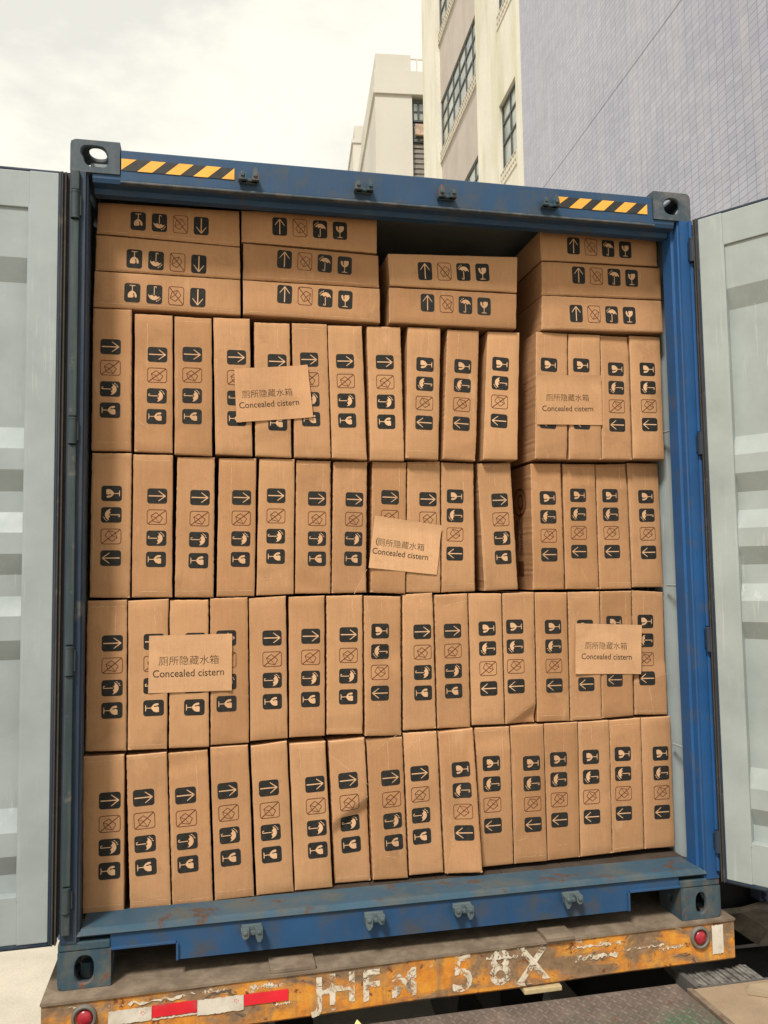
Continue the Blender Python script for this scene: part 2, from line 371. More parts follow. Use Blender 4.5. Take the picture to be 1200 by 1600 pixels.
def carton(corners, ic0, ic1, ori, Y, label, seed, depth=.46, warp=.0012, folds=(), emblem=False, bulge=0):
    """corners TL TR BR BL in photo pixels on the plane of the carton's front; ic0 / ic1 = first and last pictogram"""
    P = [atY(u, v, Y) for u, v in corners]
    TL, TR, BR, BL = P
    x0, x1 = min(TL.x, BL.x), max(TR.x, BR.x); z0, z1 = min(BL.z, BR.z), max(TL.z, TR.z)
    ox, oz = BL.x, BL.z
    fl = []
    for (a, b, sl, lim) in folds:
        A, B = atY(*a, Y), atY(*b, Y); fl.append((A.x, A.z, B.x, B.z, sl, lim))
    rq = random.Random(seed*7+1)
    if not folds and rq.random() < .42:          # a soft corner or buckled end, away from the pictograms
        wx, hz = x1-x0, z1-z0
        if hz > wx:
            top = rq.random() < .5; zc = z1-hz*rq.uniform(.08, .2) if top else z0+hz*rq.uniform(.07, .2); zo = zc+rq.uniform(-.05, .05)
            fl.append((x0, zc, x1, zo, rq.uniform(.07, .16), .007) if top else (x1, zo, x0, zc, rq.uniform(.07, .16), .007))
        else:
            xc = x0+wx*rq.uniform(.06, .16); xo = xc+rq.uniform(-.03, .03); fl.append((xc, z0, xo, z1, rq.uniform(.07, .15), .006))
    disp = disp_fn(seed, warp, fl, x0, x1, z0, z1)
    bm = bmesh.new()
    tall = (z1-z0) > (x1-x0)
    nx, nz_ = (5, 16) if tall else (16, 5)
    if fl: nx, nz_ = nx*3, nz_*3
    ins = .0050
    def Q(s, t):   # s 0..1 left-right, t 0..1 bottom-top
        a = BL.lerp(BR, s); b = TL.lerp(TR, s); return a.lerp(b, t)
    Wd, Hd = (TR-TL).length, (TL-BL).length
    sx, sz = ins/Wd, ins/Hd
    grid = [[None]*(nx+1) for _ in range(nz_+1)]
    rim = []
    for j in range(nz_+1):
        for i in range(nx+1):
            p = Q(sx+(1-2*sx)*i/nx, sz+(1-2*sz)*j/nz_)
            grid[j][i] = bm.verts.new((p.x, Y-disp(p.x, p.z), p.z))
    for j in range(nz_):
        for i in range(nx):
            f = bm.faces.new((grid[j][i], grid[j][i+1], grid[j+1][i+1], grid[j+1][i])); f.material_index = 0; f.smooth = True
    loop = [(0, i) for i in range(nx)]+[(j, nx) for j in range(nz_)]+[(nz_, i) for i in range(nx, 0, -1)]+[(j, 0) for j in range(nz_, 0, -1)]
    rr = random.Random(seed+5)
    outer = []; back = []; mid = []
    for (j, i) in loop:
        p = Q(.0011/Wd+(1-.0022/Wd)*i/nx, .0009/Hd+(1-.0018/Hd)*j/nz_); g = grid[j][i]
        w_ = rr.uniform(-.0008, .0008)
        y = g.co.y+.0048*rr.uniform(.75, 1.3)
        mid.append(bm.verts.new((p.x+(g.co.x-p.x)*.38+w_, g.co.y+.0012, p.z+(g.co.z-p.z)*.38)))
        outer.append(bm.verts.new((p.x+w_, y, p.z+rr.uniform(-.0005, .0005))))
        back.append(bm.verts.new((p.x, Y+depth, p.z)))
    n = len(loop); gv = [grid[j][i] for j, i in loop]
    for k in range(n):
        k2 = (k+1) % n
        f = bm.faces.new((gv[k2], gv[k], mid[k], mid[k2])); f.material_index = 0
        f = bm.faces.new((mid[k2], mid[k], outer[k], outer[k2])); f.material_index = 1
        f = bm.faces.new((outer[k2], outer[k], back[k], back[k2])); f.material_index = 5
    f = bm.faces.new(back); f.material_index = 5
    # lid seam: a shallow folded flap line close to one long end
    # scuffed creases and torn spots: pale fibres where the printed liner is rubbed through
    def crease(p0, p1, t, k=9, jag=.0012):
        pts = []
        for q in range(k+1):
            f = q/k; x = p0[0]+(p1[0]-p0[0])*f+rr.uniform(-jag, jag); z = p0[1]+(p1[1]-p0[1])*f+rr.uniform(-jag, jag); pts.append((x, z))
        for q in range(k):
            w0, w1 = t*rr.uniform(.3, 1), t*rr.uniform(.3, 1)
            if rr.random() < .12: continue
            add_print(bm, seg(pts[q], pts[q+1], w0, w1), 1, 0, lambda p: p, disp, Y, False)
    def uv_(s, t): p = Q(s, t); return (p.x, p.z)
    if tall:
        if rr.random() < .45: s_ = rr.uniform(.25, .8); crease(uv_(s_, .97), uv_(s_+rr.uniform(-.03, .03), rr.uniform(.6, .85)), .0020)
        if rr.random() < .35: t_ = rr.uniform(.955, .975); crease(uv_(.06, t_), uv_(.94, t_+rr.uniform(-.006, .006)), .0022)
        if rr.random() < .3: t_ = rr.uniform(.03, .06); crease(uv_(.05, t_), uv_(.95, t_), .0020)
        if rr.random() < .3: s_ = rr.uniform(.04, .09); crease(uv_(s_, rr.uniform(.05, .3)), uv_(s_, rr.uniform(.5, .9)), .0018, 14)
        if rr.random() < .22: s_, t_ = rr.uniform(.1, .6), rr.uniform(.1, .25); crease(uv_(s_, t_), uv_(s_+.3, t_+rr.uniform(-.08, .08)), .0020)
    else:
        if rr.random() < .6: t_ = rr.uniform(.06, .12); crease(uv_(.04, t_), uv_(.96, t_), .0018, 16)
        if rr.random() < .5: s_ = rr.uniform(.02, .04); crease(uv_(s_, .1), uv_(s_, .9), .0018)
    for cs, ct in ((.0, .0), (1, 0), (0, 1), (1, 1)):
        if rr.random() < .42:
            p = uv_(cs, ct); dx = (1 if cs < .5 else -1); dz = (1 if ct < .5 else -1); L_ = rr.uniform(.006, .016)
            poly = [(p[0]+dx*.003, p[1]+dz*.003), (p[0]+dx*L_, p[1]+dz*.003), (p[0]+dx*L_*.6, p[1]+dz*L_*.35), (p[0]+dx*L_*.35, p[1]+dz*L_*.5), (p[0]+dx*.003, p[1]+dz*L_*.8)]
            add_print(bm, poly, 1, 0, lambda q: q, disp, Y, False)
    for (a_, b_, sl_, lim_) in folds:
        A_, B_ = atY(*a_, Y), atY(*b_, Y); crease((A_.x, A_.z), (B_.x, B_.z), .0020, 12)
    # pictograms
    A, B = atY(*ic0, Y), atY(*ic1, Y)
    ax = Vector((B.x-A.x, B.z-A.z)); Sp = ax.length/3; ax.normalize()
    # icon frame: ex = strip direction (reading direction), ey = up
    if ori in ('U', 'R'): ex = ax; order = ORD           # arrow first
    else: ex = -ax; order = ORD; A, B = B, A              # glass first in the photo: start from the arrow
    ey = Vector((-ex.y, ex.x))
    if ori in ('L',): pass
    Su = min(max(Sp, .074), .083)
    for k, kind in enumerate(order):
        c = Vector((A.x, A.z))+ex*Sp*k
        # 'R': strip runs downward, arrow points right
        def T(p, c=c): q = c+ex*(p[0]*Su)+ey*(p[1]*Su*.98); return (q.x, q.y)
        for poly, mi, lay in ICON[kind]: add_print(bm, poly, mi, lay, T, disp, Y, bool(fl))
    if emblem:   # faint print on the left flank: oval mark, lettering running down, bar block
        xs = BL.x-.0012
        def side(pts, mi):
            f = bm.faces.new([bm.verts.new((xs+(TL.x-BL.x)*(z-BL.z)/(TL.z-BL.z)-.0004, y, z)) for y, z in pts]); f.material_index = mi
            f.normal_update()
            if f.normal.x > 0: f.normal_flip()
        zt = TL.z; h = TL.z-BL.z
        def oval(cy, cz, ry, rz, t):
            n = 28
            for i in range(n):
                a, b = 2*math.pi*i/n, 2*math.pi*(i+1)/n
                side([(cy+ry*math.cos(a), cz+rz*math.sin(a)), (cy+ry*math.cos(b), cz+rz*math.sin(b)), (cy+(ry-t)*math.cos(b), cz+(rz-t)*math.sin(b)), (cy+(ry-t)*math.cos(a), cz+(rz-t)*math.sin(a))], 3)
        yc = Y+.13
        oval(yc, zt-.29*h, .070, .060, .007)
        oval(yc-.01, zt-.29*h, .03, .034, .008)
        for txt, yy, size in (('CYPAHG', yc-.012, .046), ('AKCIOTA', yc+.030, .028)):
            Mt = Matrix(((0, 0, -1, xs-.0012), (0, -1, 0, yy), (-1, 0, 0, zt-.55*h), (0, 0, 0, 1)))
            text_polys(bm, txt, size, Mt, 3, .0004)
        side([(yc-.03, zt-.88*h), (yc+.03, zt-.88*h), (yc+.03, zt-.77*h), (yc-.03, zt-.77*h)], 3)
    for v in bm.verts: v.co -= Vector((ox, Y, oz))
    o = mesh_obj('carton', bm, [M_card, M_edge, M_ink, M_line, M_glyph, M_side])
    o.location = (ox, Y, oz)
    tag(o, label, 'carton', 'cartons stacked in the container')
    return o
# rows measured on the photograph: x-left-top, y, x-right-top, y, x-right-bottom, y, x-left-bottom, y, first icon, last icon, direction
ROW1 = [
 (145,481, 206,483, 205,705, 142,704, 173,542, 172,641,'R'), (210.5,489.5, 270,492.5, 270,708, 209.5,706, 246,554, 244.5,651,'R'),
 (272.5,494, 331,497, 332,712.5, 272.5,710, 300.5,554, 300,651,'R'), (333,495.5, 390.5,497.5, 395,712.5, 336.5,710, 369.5,558.5, 370,654,'R'),
 (397,503, 453,505, 456,715, 399,712.5, 433,565, 434,661,'R'), (456,504, 511,506, 517.5,716, 460,714.5, 483,562, 486,655,'R'),
 (512,508, 566,509, 574,719, 519,716, 539,564.5, 542.5,657,'R'), (573,509.5, 626,510.5, 632.5,720, 579,719, 601,566, 603.5,659,'R'),
 (637,510.5, 689,512.5, 685.5,719, 634,716, 664,569.5, 662.5,660.5,'L'), (699,514.5, 749,516.5, 744,720, 692,717, 723,572.5, 720.5,662,'L'),
 (762,517.7, 812.5,519, 809,718.7, 755,718, 782,569, 779.5,657.7,'L'), (838,517.7, 887,521, 887,718, 836.4,717, 857.6,570, 856,659,'L'),
 (888.4,521, 938,523, 940.4,718.7, 889.5,718, 908,570.8, 909,660,'L'), (938.6,523, 982,525.4, 988,718.7, 941,718, 961.8,577, 964.3,664,'L'),
 (983.6,524, 1031.7,526, 1038.8,718, 989.6,717.3, 1011.3,577, 1015,663.4,'L')]
ROW2 = [
 (143,707.5, 206,708, 203,935, 139,934, 174.5,771, 173,872,'L'), (208,709.5, 270.5,710.5, 269,933.7, 205.5,933.7, 245.7,775, 243.7,874,'R'),
 (276.7,713.7, 336,714.5, 334,933.7, 272.5,933.7, 312.5,777.5, 310,876,'R'), (342,715.5, 401,716, 398,932, 338,932.5, 377.5,777.5, 375.5,874,'R'),
 (405,716, 461,717, 459,928.7, 400.5,931, 431.5,774.5, 430.5,869.5,'R'), (463,718.7, 517,720, 517,927.5, 461,928, 495.5,779, 495,873,'R'),
 (521,721, 574,721, 572.5,926, 518,927.5, 553.7,780.5, 551.5,873,'R'), (582,721, 635.3,722, 634,928, 579,926, 609.5,777, 608,870,'R'),
 (636.5,721, 688,720.5, 689.2,926, 635,926, 668.5,780, 668.5,872,'R'), (689.5,722, 740.4,724, 742.7,923.9, 690.5,926, 711,775.5, 710.5,865,'L'),
 (745.5,724, 798,723, 810,921, 757.4,923.3, 780.6,781.6, 786,870.6,'R'), (829,724, 876.4,724, 883,921, 834,922, 855.7,778, 858,866.6,'L'),
 (879,724.7, 930,725, 936,921, 884.4,921, 902.8,774, 904.8,861.8,'L'), (931,725, 979.3,724, 987,920, 937.3,921, 953,774.5, 956.3,861.8,'L'),
 (980,723, 1028.3,724, 1036.8,917.6, 988.6,918, 1009,776, 1013,863,'L')]
ROW3 = [
 (135.5,938.7, 198.7,937, 197.5,1173.7, 132.5,1175, 175.7,1005, 175,1110,'R'), (200,938.7, 263.7,935.5, 261,1170.7, 199,1173, 240.5,1002.5, 240,1106,'R'),
 (265,937.5, 326,937, 327,1167.5, 263.7,1170, 305,1001, 303.7,1105,'R'), (328,935, 387.5,933, 389.5,1161, 329,1165, 353.5,997, 354,1099.5,'R'),
 (388.7,934.5, 447,931, 450,1153.7, 391,1158.7, 425,996.7, 425.5,1096,'R'), (451,932.5, 507.5,930.5, 508,1150, 452,1153, 485.5,994, 485,1092.7,'R'),
 (510,931, 566.7,929.5, 567.5,1147.5, 510.5,1149, 544.7,991.5, 544,1088.7,'R'), (569,930.5, 628,932, 628,1150, 570.7,1150.7, 594.7,986, 593.7,1083,'L'),
 (629,929, 676.7,925.7, 682,1138.7, 630,1142, 659.7,987, 661,1082.5,'R'), (678.7,929.5, 730.8,927, 735.6,1136.6, 683.7,1138.7, 706.5,985.5, 708.7,1079.5,'R'),
 (732,927, 783.5,927, 789,1132, 737.6,1133.8, 761,982, 763.4,1075.7,'L'), (785,927, 834.8,925, 838.4,1130, 790,1131.8, 804,979, 806,1072,'L'),
 (836,925.5, 885.8,925.5, 891,1126.7, 840,1128.4, 864,979.3, 866,1071,'L'), (887.7,925, 937.2,924, 940.5,1123.9, 891.7,1126.7, 914,979, 916,1069,'L'),
 (938,924, 987,923, 990.6,1118.8, 941,1123.3, 959.4,972.8, 960.3,1062,'L'), (989,922, 1038,925, 1043.6,1116.8, 993.4,1117.6, 1009.6,971, 1011.3,1059.8,'L')]
ROW4 = [
 (129.5,1182.5, 194.5,1178.7, 194,1423.7, 128,1429, 171.7,1250.7, 171,1360.5,'R'), (197,1181, 260.7,1175, 267.5,1416, 202.5,1422.5, 224.5,1246, 228,1354.5,'R'),
 (262.5,1177.5, 325,1172, 333,1410, 269,1416, 290,1242.7, 293.7,1350,'R'), (328,1168, 388,1163.7, 397.5,1401, 336,1408, 355.7,1235, 360.5,1340,'R'),
 (391.7,1166, 448.7,1157.5, 459.5,1393.7, 400.5,1400, 420,1231, 424.5,1335,'R'), (452,1162.5, 508.7,1158, 520,1387, 461,1392.5, 492,1225, 496.5,1328,'R'),
 (513,1158.7, 570,1152.5, 581.7,1379.5, 524.5,1384.5, 543.7,1219, 550,1322,'R'), (572.5,1155, 628.7,1151, 638,1372.5, 583,1376, 610,1215, 615,1316,'R'),
 (630,1146, 682.5,1142.5, 693.7,1363.7, 640,1368.7, 655,1207.7, 659.5,1307,'R'), (685,1144, 739.3,1137.8, 750,1359, 696,1366, 719.3,1201.6, 724,1300,'L'),
 (742.4,1137.8, 797.3,1135.3, 803,1350.5, 752.6,1355.8, 767.7,1192.6, 770,1289.8,'L'), (798,1134.7, 849.7,1131.6, 855.6,1346, 804,1350.5, 830.3,1192.3, 832.8,1288,'L'),
 (850.3,1131, 902.8,1128, 907,1339.7, 856.5,1345.3, 872.2,1186.2, 874.4,1281,'L'), (903.4,1128.5, 952,1125.4, 957.3,1333.6, 907.7,1339.7, 922.8,1182.5, 924.7,1276,'L'),
 (952.7,1126, 1001.4,1121.7, 1007,1327.4, 957.6,1333.6, 972.8,1177.8, 974.6,1270.6,'L'), (1002,1121.7, 1047.7,1119, 1055.4,1323.4, 1008,1327.4, 1031.7,1177, 1034.4,1268.5,'L')]
FLAT = [
 (152.5,315, 374,329, 375,385, 150,364, 216,345.7, 314.5,353.3,'D'), (149.5,366, 375,386, 376,436, 148,421.5, 210,404.6, 310.7,413,'D'), (147,422.6, 376,437, 376.4,492.4, 145,479, 206.7,457.5, 309,465,'D'),
 (377,327, 589.4,343, 589.4,395.5, 377,377, 437,354.3, 531,361,'U'), (380,379.3, 591.6,399, 592.7,449.5, 379.4,436, 444.5,405.6, 538.5,415,'U'), (379.4,437, 594,450.6, 594.6,504.6, 380,491, 444.7,460, 539.4,468.6,'U'),
 (606,395.6, 809.4,401, 808,457, 609,446, 664,423.8, 753.6,425.8,'U'), (608,448.6, 808,459, 807,513.6, 608,504, 668,473, 756,479,'U'),
 (843.7,360, 1026,372, 1028,416, 845.7,406, 895.7,384.5, 976.7,390.5,'U'), (847.5,407.5, 1032.5,418.7, 1034,468, 847.5,460, 904,430, 986.5,435,'U'), (847.5,461, 1034,469.5, 1037,520, 847,514.5, 900,490, 983,493,'U')]
ORDN = ['', 'second', 'third', 'fourth', 'fifth', 'sixth', 'seventh', 'eighth']
special = {
 (0, 0): 'leftmost upright carton in topmost row of upright cartons, blank strip above its right-pointing arrow',
 (1, 0): 'leftmost carton in second row of upright cartons, the only glass-first one near there',
 (1, 10): 'upright carton leaning left in second row, dark gap on both sides',
 (1, 11): 'upright carton in second row showing an oval emblem on its shaded left side',
 (2, 7): 'dented bulging carton with creased front in the middle of the third upright row',
 (2, 15): 'rightmost carton of third upright row, its lower front torn and crumpled',
 (3, 6): 'bottom-row carton with bright dented patch around its crossed-out crate mark',
 (3, 9): 'bottom-row carton with crushed lower left corner and diagonal crease',
 (2, 11): 'third-row carton with dented lower right corner below its left-pointing arrow',
 (0, 5): 'carton behind right edge of tilted paper notice, torn strip at its upper left',
}
FOLD = {   # fold lines in pixels: (a, b, slope, limit); the side left of a->b falls back
 (3, 6): [((575, 1243), (524, 1281), .50, .022), ((516, 1180), (576, 1226), -.0, .01)],
 (2, 11): [((838, 1098), (791, 1131), .50, .02)],
 (3, 9): [((711, 1296), (699, 1366), -.30, .012), ((697, 1300), (709, 1320), .0, .01)],
 (2, 7): [((574, 1078), (600, 1062), .10, .006), ((572, 930), (580, 985), .14, .01)],
 (2, 15): [((994, 1066), (1044, 1052), .14, .008), ((1022, 1117), (1012, 1062), .10, .006)],
 (3, 7): [((575, 1181), (632, 1140), .12, .01)],
 (3, 8): [((632, 1172), (672, 1142), .12, .008)],
 (2, 9): [((690, 948), (731, 938), -.06, .006)],
 (1, 6): [((573, 890), (553, 928), -.22, .01)],
}
rown = ['topmost row of upright cartons', 'second row of upright cartons', 'third row of upright cartons', 'bottom row of cartons']
YR = [.180, .235, .235, .230]; XL = [66, 143, 135, 129]
sd_i = 0
for ri, row in enumerate((ROW1, ROW2, ROW3, ROW4)):
    n = len(row)
    for i, d in enumerate(row):
        sd_i += 1
        xm = (d[0]+d[2])/2
        rr = random.Random(sd_i*13)
        Y = .160+(YR[ri]-.160)*(xm-130)/900+rr.uniform(-.0013, .0013)
        if (ri, i) == (2, 7): Y -= .010
        if (ri, i) == (3, 9): Y -= .012
        if (ri, i) in special: lab = special[(ri, i)]
        else:
            mark = 'right-pointing arrow' if d[12] == 'R' else 'left-pointing arrow'
            if i == 0: pos = 'leftmost'
            elif i == n-1: pos = 'rightmost'
            elif i < 8: pos = ORDN[i]+' from left'
            else: pos = ORDN[n-1-i]+' from right'
            lab = f'upright carton with {mark}, {pos} in {rown[ri]}'
        c = [(d[0], d[1]), (d[2], d[3]), (d[4], d[5]), (d[6], d[7])]
        carton(c, (d[8], d[9]), (d[10], d[11]), d[-1], Y, lab, sd_i, folds=FOLD.get((ri, i), ()), emblem=(ri, i) == (1, 11),
               warp=.0011 if (ri, i) not in FOLD else .0030)
fl_lab = ['topmost flat carton in left stack, in shade under the header, marks upside down', 'middle flat carton of left stack, pictograms printed upside down', 'lowest flat carton of left stack, upside-down pictograms, on the upright row',
 'topmost flat carton in second stack, upright pictograms, shaded by header', 'middle flat carton of second stack, upright pictograms, beside the upside-down stack', 'lowest flat carton of second stack, chipped lower edge',
 'upper of two flat cartons under the open dark space', 'lower of two flat cartons under the open dark space',
 'topmost flat carton of right stack, partly hidden by the blue header', 'middle flat carton of right stack, shaded left side showing', 'lowest flat carton of right stack, resting on four upright cartons']
for i, d in enumerate(FLAT):
    sd_i += 1; xm = (d[0]+d[2])/2
    rr = random.Random(sd_i*17)
    Y = .158+rr.uniform(-.003, .003)+.0*(xm)
    c = [(d[0], d[1]), (d[2], d[3]), (d[4], d[5]), (d[6], d[7])]
    carton(c, (d[8], d[9]), (d[10], d[11]), d[12], Y, fl_lab[i], sd_i, warp=.0013)

# ---------------------------------------------------------------- paper notices
def notice(c, Y, label, cen, seed, extra=False):
    YF = lambda u: Y[0]+(Y[1]-Y[0])*(u-130)/900-.0056
    P = [atY(u, v, YF(u)) for u, v in c]; TL, TR, BR, BL = P
    bm = bmesh.new(); n, m = 14, 9
    rr = random.Random(seed); ph = rr.uniform(0, 6)
    g = []
    def off(s, t): return .0012*math.sin(7*s+ph)+.0009*math.sin(9*t+4*s+ph)+(.006*(max(0, s-.86)/.14)**2 if seed % 2 else .005*(max(0, t-.85)/.15)**2)
    for th in (0, .0004):
        g.append([[bm.verts.new(((BL.lerp(BR, i/n)).lerp(TL.lerp(TR, i/n), j/m))-Vector((0, off(i/n, j/m)-th, 0))) for i in range(n+1)] for j in range(m+1)])
    for j in range(m):
        for i in range(n):
            bm.faces.new((g[0][j][i], g[0][j][i+1], g[0][j+1][i+1], g[0][j+1][i])).smooth = True
            bm.faces.new((g[1][j][i], g[1][j+1][i], g[1][j+1][i+1], g[1][j][i+1]))
    ex = (((TR-TL)+(BR-BL))/2); wd = ex.length; ex.normalize(); ey = Vector((0, -1, 0)).cross(ex)*-1
    if ey.z < 0: ey = -ey
    up = ((TL-BL)+(TR-BR))/2; ht = up.length
    def M_(px, py):
        o = atY(px, py, YF(px)-.0034); nn = ex.cross(ey)
        return Matrix(((ex.x, ey.x, nn.x, o.x), (ex.y, ey.y, nn.y, o.y), (ex.z, ey.z, nn.z, o.z), (0, 0, 0, 1)))
    (zx, zy), (lx, ly), size = cen
    text_polys(bm, '厕所隐藏水箱', size*.94, M_(zx, zy), 1, -.0003)
    text_polys(bm, 'Concealed cistern', size*.98, M_(lx, ly), 1, .00012, .93)
    if extra: text_polys(bm, '(', size, M_(589, 845), 1)
    # lay the lettering on the sheet
    e1 = BR-BL; e2 = TL-BL; tv = {v for f in bm.faces if f.material_index == 1 for v in f.verts}
    d_ = e1.x*e2.z-e1.z*e2.x
    for v in tv:
        q = v.co-BL; s_ = (q.x*e2.z-q.z*e2.x)/d_; t_ = (e1.x*q.z-e1.z*q.x)/d_
        p = (BL.lerp(BR, s_)).lerp(TL.lerp(TR, s_), t_); v.co.y = p.y-off(s_, t_)-.0005
    o = mesh_obj('paper_notice', bm, [M_paper, M_text]); tag(o, label, 'notice', 'paper notices taped on the cartons')
    return o
notice([(366, 576), (480, 570.5), (489, 652), (369.5, 660)], (.16, .18), 'tilted brown paper notice taped on the topmost upright row, left side', ((418, 615), (421, 631), .0345), 1)
notice([(838, 586.5), (938.5, 587), (941.5, 664), (839, 663)], (.16, .18), 'brown paper notice on two cartons of the topmost upright row, right side', ((887.5, 622), (888, 638.5), .0345), 2)
notice([(585.5, 805.5), (690, 821), (682.5, 898), (576, 887)], (.16, .235), 'brown paper notice sloping down to the right, in the middle of second row', ((627, 852), (626, 866), .0345), 4, True)
notice([(233, 993.5), (362.5, 990), (362, 1078.5), (231.5, 1083.5)], (.16, .235), 'large brown paper notice low on the left, covering three cartons', ((295.5, 1033), (295, 1052), .0385), 5)
notice([(899, 974), (1001.5, 976.5), (1000.5, 1053), (899, 1053)], (.16, .235), 'brown paper notice on the right end of third upright row', ((947.5, 1010), (948.5, 1026.5), .0345), 7)

# ================================================================ container
CW, CH, CL = 2.438, 2.896, 12.19
def att(o, root):
    o.parent = root; o.matrix_parent_inverse = Matrix.Translation(-root.location); return o
cont = empty('shipping_container', 'blue shipping container with doors open, packed full of brown cartons', 'container', (CW/2, 0, 0))
def part(name, bm, mats, root=None, smooth=False, label=None):
    o = mesh_obj(name, bm, mats, smooth=smooth); att(o, root or cont)
    if label: o['label'] = label
    return o
def holed_panel(bm, W, H, hole, M, thick, mi=0, rad=.012):
    """W x H panel centred on 0 in local xz, normal -y, with a hole outline, thickness thick towards +y"""
    n = len(hole); ccx = sum(p[0] for p in hole)/n; ccz = sum(p[1] for p in hole)/n
    outl = []
    for p in hole:
        dx, dz = p[0]-ccx, p[1]-ccz; l = math.hypot(dx, dz); dx /= l; dz /= l
        t = 1e9
        if abs(dx) > 1e-6: t = min(t, ((W/2 if dx > 0 else -W/2)-ccx)/dx)
        if abs(dz) > 1e-6: t = min(t, ((H/2 if dz > 0 else -H/2)-ccz)/dz)
        outl.append([ccx+dx*t, ccz+dz*t])
    for cx, cz in ((W/2, H/2), (-W/2, H/2), (-W/2, -H/2), (W/2, -H/2)):   # snap nearest to corners
        k = min(range(n), key=lambda i: math.hypot(outl[i][0]-cx, outl[i][1]-cz)); outl[k] = [cx, cz]
    rows = []
    ch = min(.006, thick/2)
    for pts, y in ((outl, 0), ([(p[0]+(p[0]-ccx)*.10, p[1]+(p[1]-ccz)*.10) for p in hole], 0), (hole, ch), (hole, thick), (outl, thick)):
        rows.append([bm.verts.new(M @ Vector((p[0], y, p[1]))) for p in pts])
    fs = []
    for a in range(4):
        for i in range(n):
            j = (i+1) % n; fs.append(bm.faces.new((rows[a][i], rows[a][j], rows[a+1][j], rows[a+1][i])))
    for i in range(n):
        j = (i+1) % n; fs.append(bm.faces.new((rows[4][i], rows[4][j], rows[0][j], rows[0][i])))
    for f in fs: f.material_index = mi
    bmesh.ops.recalc_face_normals(bm, faces=fs)
def oval(w_, h_, n=28, sq=2.4):
    P = []
    for i in range(n):
        a = 2*math.pi*(i+.5)/n; c, s = math.cos(a), math.sin(a)
        P.append((math.copysign(abs(c)**(2/sq), c)*w_/2, math.copysign(abs(s)**(2/sq), s)*h_/2))
    return P
def T_(x, y, z): return Matrix.Translation((x, y, z))
RZ = lambda a: Matrix.Rotation(R(a), 4, 'Z'); RX = lambda a: Matrix.Rotation(R(a), 4, 'X')
def casting(xc, zc, mat, top, left):
    """hollow corner casting 178 x 162 x 118 with holes in end, outer side and top/bottom"""
    bm = bmesh.new(); W, D, H, t = .168, .162, .118, .014
    fh = oval(.070, .066, 56) if top else oval(.060 if left else .044, .086 if left else .076, 56)
    if top and left: fh = [(x-.002-(z*.14)-(.006 if x < 0 and z < 0 else 0)*-1, z) for x, z in oval(.086, .074, 56, 3.4)]
    y0 = .0
    holed_panel(bm, W, H, fh, T_(xc, y0, zc), t)                                  # end face
    sx = -1 if left else 1
    holed_panel(bm, D-2*t-.002, H, oval(.07, .06), T_(xc+sx*W/2, y0+t+(D-2*t)/2, zc) @ RZ(-90 if left else 90), t)    # outer side
    holed_panel(bm, D-2*t-.002, H, oval(.03, .03), T_(xc-sx*W/2, y0+t+(D-2*t)/2, zc) @ RZ(90 if left else -90), t)
    holed_panel(bm, W, H, oval(.145 if left else .06, .10 if left else .04), T_(xc, y0+D-t, zc), t)
    cx_, cz_ = xc+sx*W/2, zc+(H/2 if top else -H/2); rr_ = .022; kx, kz = cx_-sx*rr_, cz_-(rr_ if top else -rr_)
    for v in bm.verts:
        dx, dz = v.co.x-kx, v.co.z-kz
        if dx*sx > 0 and dz*(1 if top else -1) > 0 and v.co.y < .012:
            l = math.hypot(dx, dz)
            if l > rr_: v.co.x = kx+dx/l*rr_; v.co.z = kz+dz/l*rr_
    for s in (1, -1):
        holed_panel(bm, W-2*t-.002, D-2*t-.002, oval(.06, .10) if s == (1 if top else -1) else oval(.02, .02), T_(xc, y0+D/2, zc+s*H/2) @ RX(-90 if s > 0 else 90), t)
    return part('corner_casting', bm, mat)
casting(.089, CH-.059, M_cast_top, True, True); casting(CW-.089, CH-.059, M_cast_top, True, False)
casting(.084, .059, M_cast, False, True); casting(CW-.089, .059, M_cast, False, False)
# raised block under each bottom casting keeps the photo's taller rear foot
for nm, xa, xb in (('foot_block', .0, .164), ('foot_block', CW-.175, CW-.004)):
    bm = bmesh.new(); box(bm, xa, xb, .004, .15, .120, .146, bev=.004); part(nm, bm, M_cast)
# posts: outer channel, stepped inner face
def post(left):
    bm = bmesh.new(); s = 1 if left else -1; x0 = 0 if left else CW
    prof = [(.006, .0), (.058, .0), (.061, .010), (.066, .012), (.067, .055), (.0615, .06), (.058, .115), (.045, .122), (.006, .122)]
    if not left: prof = [(.006, .0), (.058, .0), (.060, .010), (.064, .013), (.066, .040), (.076, .044), (.076, .108), (.055, .118), (.006, .118)]
    pts = [(x0+s*a, b) for a, b in prof]
    if not left: pts = pts[::-1]
    prism(bm, pts, 2, .146, 2.778)
    return part('corner_post', bm, M_blue_dark if left else M_blue)  # left post's shade is put into a darker blue; right has the lit tone
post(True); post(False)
# header
bm = bmesh.new()
prism(bm, [(.004, 2.868), (.004, 2.760), (.012, 2.748), (.055, 2.746), (.062, 2.728), (.098, 2.728), (.104, 2.745), (.104, 2.875), (.02, 2.878)], 0, .176, CW-.176)
part('header_beam', bm, M_blue_hd)
bm = bmesh.new(); prism(bm, [(.006, 2.777), (.006, 2.762), (.012, 2.748), (.055, 2.746), (.062, 2.728), (.098, 2.728), (.104, 2.745), (.104, 2.777)], 0, .08, .176); part('header_beam', bm, M_blue_hd)
bm = bmesh.new(); prism(bm, [(.006, 2.777), (.006, 2.762), (.012, 2.748), (.055, 2.746), (.062, 2.728), (.098, 2.728), (.104, 2.745), (.104, 2.777)], 0, CW-.176, CW-.08); part('header_beam', bm, M_blue_hd)
bm = bmesh.new(); box(bm, .176, CW-.176, -.012, .012, 2.743, 2.752, bev=.003)       # drip lip along the header's lower edge
part('drip_lip', bm, M_cast_top)
